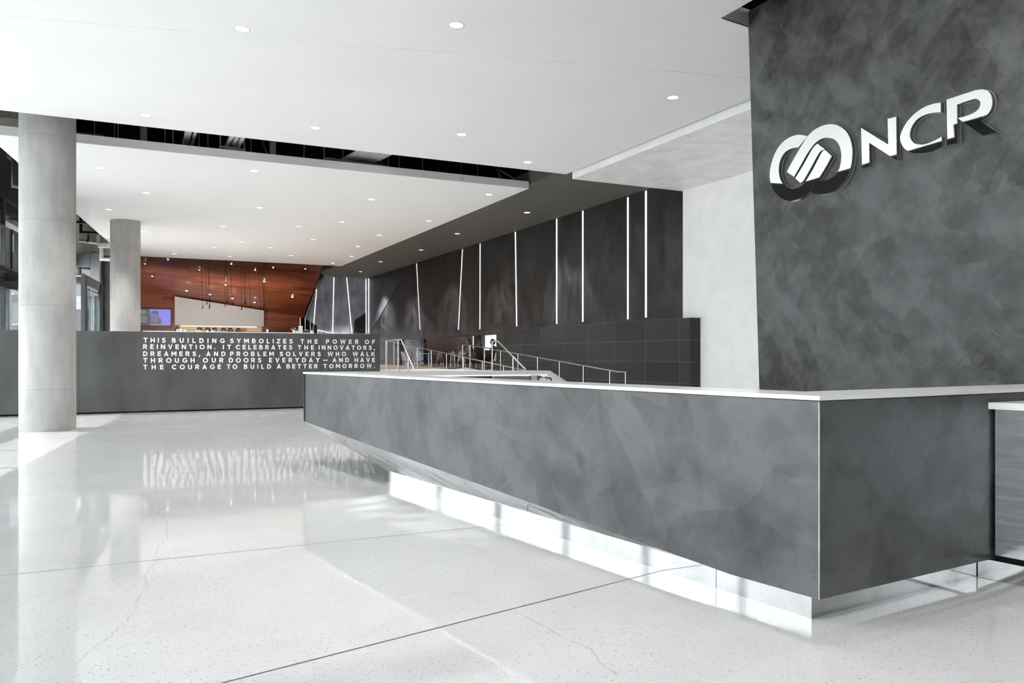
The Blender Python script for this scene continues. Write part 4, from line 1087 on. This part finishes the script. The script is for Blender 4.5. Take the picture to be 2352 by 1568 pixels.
# service counter just behind the lettered wall, with small things
kv = 22.3; ks0 = sv(on_v(330, 770, kv))[0]; ks1 = sv(on_v(722, 770, kv))[0]
ZC = 1.905
bc = thing('service_counter', P((ks0 + ks1) / 2, kv, RF), 'long service counter with a pale top just behind the lettered wall', 'counter')
MB().box(P(ks0, kv + .05, RF), U * (ks1 - ks0 - .05), V * .6, ZZ * (ZC - RF - .04)).build('body', M['wood'], bc)
MB().box(P(ks0 - .02, kv, ZC - .04), U * (ks1 - ks0 + .02), V * .7, ZZ * .04).build('top', M['solid_white'], bc)
def kx(px, v=kv + .3): 
    p = on_v(px, 760, v); p.z = ZC; return p
def cup(px, label, hgt=.1, r=.035):
    c = kx(px); b = MB(); b.lathe(c, [(0, 0), (r * .75, 0), (r, hgt), (r * .9, hgt), (r * .66, .01), (0, .01)], 16)
    b.build('cup', M['ceramic'], None, label, 'cup', 'cups on the service counter')
cup(614, 'single white cup on the service counter right of the niche', .085, .03)
cup(476, 'white cup on the service counter below the second jar', .04, .04); cup(488, 'white cup on the service counter below the third jar', .045, .04)
for px, lb in ((408, 'leftmost'), (415, 'second'), (425, 'third')):
    cup(px, 'small white cup at the left end of the service counter, %s of three' % lb, .045 + .015 * (px == 415), .035)
c = kx(458); b = MB(); b.lathe(c, [(0, 0), (.05, 0), (.10, .035), (.095, .035), (.045, .008), (0, .008)], 20); b.build('bowl', M['ceramic'], None, 'shallow white bowl on the service counter below the first jar', 'bowl')
c = kx(502); MB().cbox(c - V * .2, .34, .12, .022, rot=.45).build('serving_tray', M['grey_plastic'], None, 'long grey tray on the service counter below the middle jars', 'tray', bevel=.01)
c = kx(690.3); MB().cbox(c, .10, .10, .19, rot=.45).build('menu_stand', M['ceramic'], None, 'upright white box near the right end of the service counter', 'box', bevel=.006)
def plant(px, label, sc=1.0, fl=True):
    c = kx(px); t = thing('potted_plant', c, label, 'plant', 'plants on the service counter')
    b = MB(); b.lathe(c, [(0, 0), (.035 * sc, 0), (.045 * sc, .07 * sc), (.038 * sc, .07 * sc), (0, .06 * sc)], 14); b.build('pot', M['ceramic'], t)
    b = MB(); f = MB()
    for i in range(26):
        an = random.uniform(0, 6.28); r_ = random.uniform(.01, .085) * sc; z = random.uniform(.07, .16) * sc
        p0 = c + ZZ * .06 * sc; p1 = c + Vector((r_ * math.cos(an), r_ * math.sin(an), z)); sd = Vector((-math.sin(an), math.cos(an), 0)) * .014 * sc
        m_ = lerp(p0, p1, .6) + ZZ * .015
        b.add([p0, m_ + sd, p1, m_ - sd], [[0, 1, 2, 3]])
        if fl and i % 3 == 0: f.ball(p1, .018 * sc, .018 * sc, .015 * sc, 8, 5)
    b.build('leaves', M['leaf'], t)
    if fl: f.build('flowers', M['flower'], t)
plant(675.5, 'small pink flowered plant left of the white box on the service counter', 1.0); plant(682.5, 'small leafy plant touching the white box on the service counter', .8, False)
plant(717, 'small green plant at the right end of the service counter', .95, False)
c = kx(703); b = MB(); b.cbox(c, .2, .12, .04, rot=.45); b.ball(c + ZZ * .05, .09, .05, .04); b.build('basket', M['dark_plastic'], None, 'low dark basket right of the white box on the service counter', 'basket', bevel=.005)
# smoked glass guard and black post at the end of the counter
gd = thing('glass_guard', P(ks1 - .2, 24.6, RF), 'smoked glass guard with a sloping top at the right end of the service counter', 'glass guard')
def g4(px, py, v=24.6): return on_v(px, py, v)
def dn(p): return Vector((p.x, p.y, RF))
ga, gb, gc_ = g4(690, 729), g4(701, 731), g4(728, 748)
MB().prism([dn(ga), dn(gb), gb, ga], V * .012).build('glass_panel', M['guard_glass'], gd); MB().prism([dn(gb), dn(gc_), gc_, gb], V * .012).build('glass_panel', M['guard_glass'], gd)
for q in (ga, gb, g4(713, 738.5)): MB().tube([dn(q), q], .012, 8).build('post', M['steel'], gd)
q = g4(726.5, 747); MB().cbox(dn(q), .045, .045, q.z - RF).build('black_post', M['black'], gd)
pr = [on_v(715, 754.5, 26), on_v(763, 765.5, 26)]; pr.append(pr[1] + (pr[1] - pr[0]) * .6)
rail(pr, [on_v(x, 754.5 + (x - 715) * 11 / 48, 26) for x in (721, 730, 740, 752)], .017, .015, 'short sloping steel handrail above the right end of the lettered wall', lambda p: RF)

# ------------------------------------------------------------------ things in the ceiling gap
def gapz(px, vv, zref=7.15): 
    p = on_v(px, 300, vv); return p
HW = [(217, 17.3), (262, 17.6), (271, 17.2), (332, 17.3), (379, 17.4), (398, 17.2), (457, 17.5), (478, 17.2), (577, 17.3), (698, 17.4), (788, 17.3), (876, 17.2), (891, 17.5), (917, 17.3), (971, 17.2), (1059, 17.3), (1097, 17.6), (1146, 17.3), (1212, 17.2)]
for k, (px, vv) in enumerate(HW):
    p = on_v(px, 300, vv); p.z = H2 + .17 if sv(p)[0] < 8.6 else H4 + .3
    MB().tube([p, Vector((p.x + random.uniform(-.05, .05), p.y, 7.2))], .008, 6).build('hanger_wire', M['wire'], None, 'thin grey hanger wire in the dark ceiling gap, %s from the near column' % ORD[k], 'hanger wire', 'hanger wires in the ceiling gap')
def gapbar(px0, py0, px1, py1, v0, v1, r, name, mat, label, cat, group=None):
    a, c = on_v(px0, py0, v0), on_v(px1, py1, v1)
    MB().tube([a, c], r, 10).build(name, mat, None, label, cat, group)
for k, (x0, x1) in enumerate(((421, 424), (428.5, 432), (440, 444))):
    a = on_v(x0, 333, 17.7); c = a - V * 1.9 + ZZ * .05
    MB().tube([a, c], .035, 10).build('conduit', M['galv'], None, 'silver conduit in the dark ceiling gap, %s of the left bundle of three' % ORD[k], 'conduit', 'conduits in the ceiling gap')
tr = thing('trapeze_hanger', on_v(537, 342, 17.5), 'silver trapeze hanger bar below three conduits in the ceiling gap', 'hanger')
a, c = on_v(503, 337, 17.3), on_v(564, 345.5, 17.3)
MB().tube([a, c], .035, 8).build('cross_bar', M['galv'], tr)
for q in (lerp(a, c, .05), lerp(a, c, .95)): MB().tube([q - ZZ * .12, Vector((q.x, q.y, 7.19))], .014, 6).build('threaded_rod', M['galv'], tr)
for k, f in enumerate((.33, .53, .73)):
    q = lerp(a, c, f) + ZZ * .085; MB().tube([q + V * .3, q - V * 2.4], .045, 12).build('conduit', M['galv'], None, 'silver conduit resting on the trapeze hanger in the gap, %s from the left' % ORD[k], 'conduit', 'conduits in the ceiling gap')
tr2 = thing('cable_rack', on_v(818, 375, 17.4), 'dark steel rack under a bank of many conduits in the ceiling gap', 'rack')
a, c = on_v(743, 364, 17.2), on_v(893, 383, 17.2)
MB().tube([a, c], .04, 8).build('cross_bar', M['wire'], tr2)
for q in (lerp(a, c, .01), lerp(a, c, .99)): MB().tube([q - ZZ * .05, Vector((q.x, q.y, 7.19))], .014, 6).build('threaded_rod', M['wire'], tr2)
for k in range(12):
    q = lerp(a, c, .28 + k * .043) + ZZ * .075; MB().tube([q + V * .4, q - V * 2.6 + U * .4], .026, 8).build('conduit', M['wire'], None, 'dull conduit lying on the dark rack in the ceiling gap, %s from the left' % ORD[k], 'conduit', 'conduits on the rack in the gap')
for k, (x0, y0, x1, y1) in enumerate(((602, 330, 613, 352), (1155, 402, 1185, 412), (1140, 395, 1160, 420))):
    a, c = on_v(x0, y0 - 8, 18.2), on_v(x1, y1, 17.0)
    MB().tube([a + (a - c) * .3, c], .02, 6).build('brace_rod', M['wire'], None, 'slanting brace rod in the ceiling gap, %s from the left' % ORD[k], 'brace', 'brace rods in the ceiling gap')
for k, (x, v_) in enumerate(((322, 18.4), (620, 18.4))):
    p = on_v(x, 300, v_); p.z = H2 + .17; MB().box(p, U * .13, V * .05, ZZ * (7.2 - p.z)).build('hanger_strut', M['wire'], None, 'flat dark strut in the ceiling gap, %s from the left' % ORD[k], 'strut', 'struts in the ceiling gap')

# ------------------------------------------------------------------ left side: slab, beams, facade
b = MB()
b.prism([P(-1.45, 15.0, 6.9), P(-1.45, 48, 6.9), Fq(27, 6.9), Fq(-7.5, 6.9)], ZZ * .29)
struct(b, 'ceiling_slab', M['slab'], 'exposed concrete slab at the left above the facade', 'ceiling')
for k, (v_, z0) in enumerate(((19.2, 6.1), (23.0, 6.1), (26.5, 6.1), (31, 6.1))):
    b = MB(); c = left_edge(v_); b.box(c + U * 1.0 + ZZ * z0, -U * 2.2, V * .7, ZZ * (6.9 - z0))
    struct(b, 'trim_%d' % (6 + k), M['slab'], 'exposed concrete cross beam under the left slab, %s from the viewer' % ORD[k], 'beam')
# left facade: bulkhead, spandrel, glazing with mullions
q0, q1 = -16.0, 5.6
FNv = Vector((WD.y, -WD.x, 0))                 # into the room
b = MB(); b.box(Fq(-1.6, 4.38) - FNv * .4, WD * (q1 + 4 + 1.6), FNv * .4, ZZ * 2.6); b.box(Fq(q0, 5.1) - FNv * .08, WD * (-1.6 - q0), FNv * .12, ZZ * 2.1)
b.box(Fq(q0, 2.95) - FNv * .2, WD * (q1 - q0), FNv * .25, ZZ * .39)
b.box(Vector((-7.15, -10, 4.9)), (.3, 0, 0), (0, 14.0, 0), (0, 0, 2.3))
struct(b, 'wall_left', M['fascia'], 'dark metal bulkhead and spandrel bands of the left glass facade', 'wall')
wn = 2
def glaze(p0, d, length, z0, z1, nrm, label, mull=2, frame='fascia', transom=()):
    global wn
    r = thing('window_%d' % wn, p0 + d * length / 2 + ZZ * z0, label, 'window', kind='structure'); wn += 1
    MB().box(p0 + ZZ * z0 + nrm * .02, d * length, nrm * .012, ZZ * (z1 - z0)).build('window_glass', M['glass'], r)
    b = MB()
    for i in range(mull + 1):
        c = p0 + d * (length * i / mull); b.box(c - d * .03 + ZZ * z0 - nrm * .04, d * .06, nrm * .12, ZZ * (z1 - z0))
    for zz in (z0, z1 - .06) + tuple(transom): b.box(p0 + ZZ * zz - nrm * .04, d * length, nrm * .12, ZZ * .06)
    b.build('window_frame', M[frame], r)
q = -16.0
while q < -1.6:
    L2 = 3.6
    glaze(Fq(q), WD, L2, 0.0, 2.95, FNv, 'lower glazing bay of the left facade in the lobby', 2, transom=(1.1,)); glaze(Fq(q), WD, L2, 3.34, 5.1, FNv, 'upper glazing bay of the left facade in the lobby', 2)
    q += L2
# alternating grey panels and glass beyond the vestibule
for k in range(6):
    q = -1.0 + k * 1.22
    b = MB(); b.box(Fq(q, 3.34) - FNv * .05, WD * .62, FNv * .10, ZZ * 1.04); struct(b, 'trim_%d' % (10 + k), M['fin'], 'blue grey metal panel between the upper windows at the far left, %s from the left' % ORD[k], 'facade panel')
    glaze(Fq(q + .62), WD, .60, 3.34, 4.38, FNv, 'narrow upper window between blue grey panels', 1)
glaze(Fq(-1.6), WD, 7.0, RF, 2.95, FNv, 'lower glazing of the left facade behind the vestibule', 3, 'fin')
# return wall with dark panels and a window to a timber soffit
y0 = 28.0
rp = [at(160, 800, y0), at(206, 800, y0), at(227, 800, y0)]
for p in rp: p.z = 0
b = MB(); zt1 = 4.85
zA, zB = at(170, 613, y0).z, at(170, 640, y0).z
b.box(Vector((rp[0].x - 1.0, y0, zA)), (rp[1].x - rp[0].x + 1.0, 0, 0), (0, .12, 0), (0, 0, zt1 - zA))
b.box(Vector((rp[1].x + .02, y0, RF)), (rp[2].x - rp[1].x, 0, 0), (0, .12, 0), (0, 0, zt1 - RF))
b.box(Vector((rp[0].x - 1.0, y0, 2.9)), (rp[1].x - rp[0].x + 1.0, 0, 0), (0, .12, 0), (0, 0, zB - 2.9))
struct(b, 'wall_left_return', M['fin'], 'dark blue grey panelled return wall behind the glass vestibule', 'wall')
r_ = thing('window_%d' % wn, Vector((rp[0].x, y0, zB)), 'small square window over the vestibule', 'window', kind='structure'); wn += 1
MB().box(Vector((rp[0].x - 1.0, y0 + .05, zB)), (rp[1].x - rp[0].x + 1.0, 0, 0), (0, .01, 0), (0, 0, zA - zB)).build('window_glass', M['glass'], r_)
MB().box(Vector((at(180, 800, y0).x - .04, y0 - .02, zB)), (.08, 0, 0), (0, .14, 0), (0, 0, zA - zB)).build('window_frame', M['fascia'], r_)
# panelled wall running away from the return
b = MB(); d2 = (at(247, 800, 46) - at(227, 800, y0)); d2.z = 0
b.box(rp[2] + ZZ * RF, d2, Vector((-.12, .05, 0)), ZZ * 2.9)
struct(b, 'wall_left_far', M['fin'], 'dark panelled facade wall running away behind the third column', 'wall')
b = MB(); b.box(rp[2] + ZZ * (RF + 2.9), d2, Vector((-.3, .1, 0)), ZZ * 3.2); struct(b, 'trim_16', M['slab'], 'concrete upstand above the far panelled facade wall', 'beam')
b = MB(); b.box(Vector((rp[0].x - 1.0, y0 + .2, zt1)), (rp[2].x - rp[0].x + 1.3, 0, 0), (0, .5, 0), (0, 0, 2.4)); struct(b, 'trim_17', M['slab'], 'concrete beam above the dark return wall', 'beam')
# entrance vestibule: glazed box with dark frame and doors on its right side
vs = thing('entrance_vestibule', Vector((-11, 20, RF)), 'dark framed glass entrance vestibule left of the second column', 'vestibule')
vA = at(193, 800, 19.4); vB = at(231, 800, 21.75); vA.z = vB.z = RF; vZ = 3.20
vL0 = Vector((vA.x - 2.3, vA.y - .15, RF))
vd = (vB - vA); vl = vd.length; vd.normalize()
def post(p, nm='post', w=.10): MB().cbox(p, w, w, vZ - RF).build(nm, M['fascia'], vs)
for p in (vA, vB, vL0, lerp(vL0, vA, .62)): post(p)
MB().box(vL0 + ZZ * (vZ - RF - .14), vA - vL0, Vector((0, .1, 0)), ZZ * .14).build('front_beam', M['fascia'], vs)
MB().box(vL0 + ZZ * (vZ - RF - .02), vA - vL0, Vector((0, -.02, 0)), ZZ * .02).build('front_edge', M['steel'], vs)
MB().box(vA + ZZ * (vZ - RF - .18), vB - vA, Vector((-.1, 0, 0)), ZZ * .18).build('side_beam', M['fascia'], vs)
MB().prism([vL0 + ZZ * (vZ - RF), vA + ZZ * (vZ - RF), vB + ZZ * (vZ - RF), vL0 + (vB - vA) + ZZ * (vZ - RF)], ZZ * .05).build('roof', M['fascia'], vs)
MB().box(vL0, vA - vL0, Vector((0, .012, 0)), ZZ * (vZ - RF - .14)).build('glass_panel', M['glass'], vs)
for i in range(2):
    a = vA + vd * (.12 + i * (vl - .24) / 2); wd_ = (vl - .24) / 2 - .02
    dr = MB().box(a, vd * wd_, Vector((-.012, 0, 0)), ZZ * 2.1).build('door_leaf', M['tint_glass'], vs, 'glass door leaf')
    bq = MB(); bq.box(a, vd * .05, Vector((-.04, 0, 0)), ZZ * 2.1); bq.box(a + vd * (wd_ - .05), vd * .05, Vector((-.04, 0, 0)), ZZ * 2.1); bq.box(a + ZZ * 2.05, vd * wd_, Vector((-.04, 0, 0)), ZZ * .05)
    bq.build('door_frame', M['steel'], dr)
    hx = a + vd * (wd_ - .14 if i == 0 else .14) + Vector((.07, 0, 0))
    MB().tube([hx + ZZ * .15, hx + ZZ * 1.95], .028, 10).build('pull_handle', M['steel'], dr)
# services under the slab at the far left
def sp(px, py, y): return at(px, py, y)
MB().tube([sp(32, 350, 17), sp(32, 427, 17), sp(70, 433, 17)], .045, 10).build('sprinkler_pipe', M['pipe_black'], None, 'black sprinkler pipe dropping below the slab left of the near column', 'pipe')
MB().tube([sp(185, 470, 26), sp(186, 533, 26), sp(224, 536, 26)], .045, 10).build('sprinkler_pipe', M['pipe_black'], None, 'black sprinkler pipe with an elbow right of the near column', 'pipe')
MB().tube([sp(140, 508, 24), sp(196, 511, 24)], .04, 10).build('sprinkler_pipe', M['pipe_black'], None, 'short level black pipe at the top right of the near column', 'pipe')
MB().tube([sp(182, 552.5, 27.2), sp(224, 558, 27.2)], .05, 10).build('conduit', M['galv'], None, 'bright silver conduit leading to the grey box right of the near column', 'conduit')
MB().tube([sp(226, 525, 27.2), sp(226.5, 558, 27.2)], .06, 10).build('conduit', M['galv'], None, 'vertical silver conduit above the grey box under the slab', 'conduit')
MB().tube([sp(232.5, 569, 27.2), sp(233.5, 595, 27.2), sp(258, 596, 27.2)], .06, 10).build('conduit', M['galv'], None, 'silver conduit elbow below the grey box beside the second column', 'conduit')
p = sp(224, 568, 27); MB().box(p, (22 * 27 / F, 0, 0), (0, .25, 0), (0, 0, 10.5 * 27 / F)).build('junction_box', M['galv'], None, 'grey rectangular junction box hanging under the slab beside the second column', 'box', bevel=.01)
MB().tube([sp(203, 535, 26.3), sp(203.5, 548, 26.3), sp(200, 556, 26.3)], .035, 8).build('spot_lamp', M['pipe_black'], None, 'small black spot lamp under the slab right of the near column', 'lamp')

# ------------------------------------------------------------------ outside
b = MB(); b.face([(-90, -60, -.06), (60, -60, -.06), (60, 90, -.06), (-90, 90, -.06)])
struct(b, 'ground', M['ext_ground'], 'pale paved ground outside the glass facade', 'ground')
bl = thing('building', Vector((-36, 45, 0)), 'pale building across the street seen through the left facade', 'building')
MB().box(Vector((-46, 38, -.05)), (13, 0, 0), (0, 60, 0), (0, 0, 9)).build('wall', M['ext_wall'], bl)
for i in range(5):
    for z in (1.2, 4.2): MB().box(Vector((-33.02, 40 + i * 4, z)), (.05, 0, 0), (0, 1.6, 0), (0, 0, 1.7)).build('window', M['fin'], bl)
fn = thing('wire_fence', Vector((-24, 34, 0)), 'grey lattice fence outside the far left glazing', 'fence')
b = MB()
for i in range(38):
    p0 = Vector((-27.5 + i * .16, 36.5 + i * .02, 0)); b.tube([p0, p0 + Vector((1.4, .2, 2.3))], .016, 4); b.tube([p0 + Vector((1.4, .2, 0)), p0 + ZZ * 2.3], .016, 4)
b.build('mesh', M['fin'], fn)
for i in range(4): MB().tube([Vector((-27.5 + i * 2.0, 36.6 + i * .3, 0)), Vector((-27.5 + i * 2.0, 36.6 + i * .3, 2.4))], .04, 8).build('post', M['fin'], fn)
b = MB(); b.prism([Fq(9.6, 3.9) - FNv * .9, Fq(18, 3.9) - FNv * .9, Fq(18, 3.9) - FNv * 7, Fq(9.6, 3.9) - FNv * 7], ZZ * .1); b.build('timber_canopy', M['ext_wood'], None, 'pale timber soffit outside over the entrance seen through the small window', 'canopy')

# glazed front behind the viewer
glaze(Vector((-7, -10, 0)), Vector((1, 0, 0)), 5.6, 0, 4.9, Vector((0, 1, 0)), 'tall glass front behind the viewer', 3)
b = MB(); b.box(Vector((-1.4, -10.2, 0)), (14.4, 0, 0), (0, .2, 0), (0, 0, 7.2)); b.box(Vector((-7, -10.2, 4.9)), (5.6, 0, 0), (0, .2, 0), (0, 0, 2.3))
struct(b, 'wall_front', M['plaster_grey'], 'plain grey wall behind the viewer', 'wall')
q = -10.0
while q < 3.5:
    glaze(Vector((-7, q, 0)), Vector((0, 1, 0)), 3.4, 0, 4.9, Vector((1, 0, 0)), 'tall glazing bay on the left behind the viewer', 2, transom=(2.9,)); q += 3.45
# enclosure so that no stray sky light leaks in behind the walls
b = MB()
b.box(P(12.4, 2, 0), U * .2, V * 46, ZZ * 7.4); b.box(P(-16, 47.3, 0), U * 30, V * .2, ZZ * 7.4); b.box(P(LS + .9, 3.3, 0), U * 6, V * .2, ZZ * 7.4)
# keep the strip-window cafe outside this shell
b = MB(); b.box(P(-16, 47.3, 0), U * 30, V * .2, ZZ * 7.4); b.box(P(LS + .9, 3.0, 0), U * 4.3, V * .2, ZZ * 7.4)
b.box(P(WS + .05, 3.0, 3.3), U * .2, V * 45, ZZ * 4.1); b.box(P(WS + .30, 3.0, 0), U * .2, V * (vR_ - 8.3), ZZ * 3.4); b.box(P(WS + .3, vL_ + 5.2, 0), U * .2, V * 8, ZZ * 3.4)
struct(b, 'wall_back_shell', M['plenum'], 'unseen dark outer shell behind the lobby walls', 'wall')

# ------------------------------------------------------------------ light
w = bpy.data.worlds.new('sky'); bpy.context.scene.world = w; w.use_nodes = True
nt = w.node_tree; bg = nt.nodes['Background']
bg.inputs[0].default_value = (.985, .99, 1.0, 1); bg.inputs[1].default_value = 3.0
sun = bpy.data.lights.new('sun', 'SUN'); so = bpy.data.objects.new('sun', sun); C.objects.link(so)
sun.energy = 2.5; sun.angle = math.radians(.6); sun.color = (1, .96, .9)
dirv = Vector((3.2, .12, -5.1)).normalized(); so.rotation_euler = dirv.to_track_quat('-Z', 'Y').to_euler()
so.location = (-20, 10, 20)
def portal(c, x, y, nrm, sx, sy):
    l = bpy.data.lights.new('window_portal', 'AREA'); l.shape = 'RECTANGLE'; l.size = sx; l.size_y = sy
    l.cycles.is_portal = True
    o = bpy.data.objects.new('window_portal', l); C.objects.link(o)
    X = Vector(x).normalized(); Zv = -Vector(nrm).normalized(); Y = Zv.cross(X)
    o.matrix_world = Matrix((X, Y, Zv)).transposed().to_4x4(); o.location = c
portal(Fq(-5.5, 2.8) - FNv * .3, WD, ZZ, FNv, 21.0, 5.6)
portal(Vector((-7.2, -3.2, 2.45)), (0, 1, 0), ZZ, (1, 0, 0), 13.8, 4.9)
portal(Vector((-4.2, -10.2, 2.45)), (1, 0, 0), ZZ, (0, 1, 0), 5.6, 4.9)
portal(P(WS + 5.3, vR_ + 1.0, FZ + 1.5), V, ZZ, -U, 5.2, 2.2)
# spotlights over the bar
for (px, y_) in ((360, 41), (470, 42), (560, 42.5), (660, 43)):
    l = bpy.data.lights.new('bar_spot', 'SPOT'); l.energy = 170; l.spot_size = 2.2; l.spot_blend = .8; l.color = (1, .92, .83); l.shadow_soft_size = .08
    o = bpy.data.objects.new('bar_spot', l); C.objects.link(o); p = at(px, 700, y_); o.location = (p.x, p.y - 3.5, 2.2 + 0.0)
    o.rotation_euler = Vector((0, .75, .65)).to_track_quat('-Z', 'Y').to_euler()

sc = bpy.context.scene
sc.view_settings.view_transform = 'Standard'; sc.view_settings.look = 'None'; sc.view_settings.gamma = 1; sc.view_settings.use_curve_mapping = False
sc.view_settings.exposure = 1.0
cy = sc.cycles
cy.use_denoising = True; cy.use_adaptive_sampling = True; cy.adaptive_threshold = .12; cy.adaptive_min_samples = 14
cy.max_bounces = 10; cy.diffuse_bounces = 5; cy.glossy_bounces = 5; cy.transparent_max_bounces = 16; cy.transmission_bounces = 6
cy.sample_clamp_indirect = 6.0; cy.caustics_reflective = True; cy.blur_glossy = .3
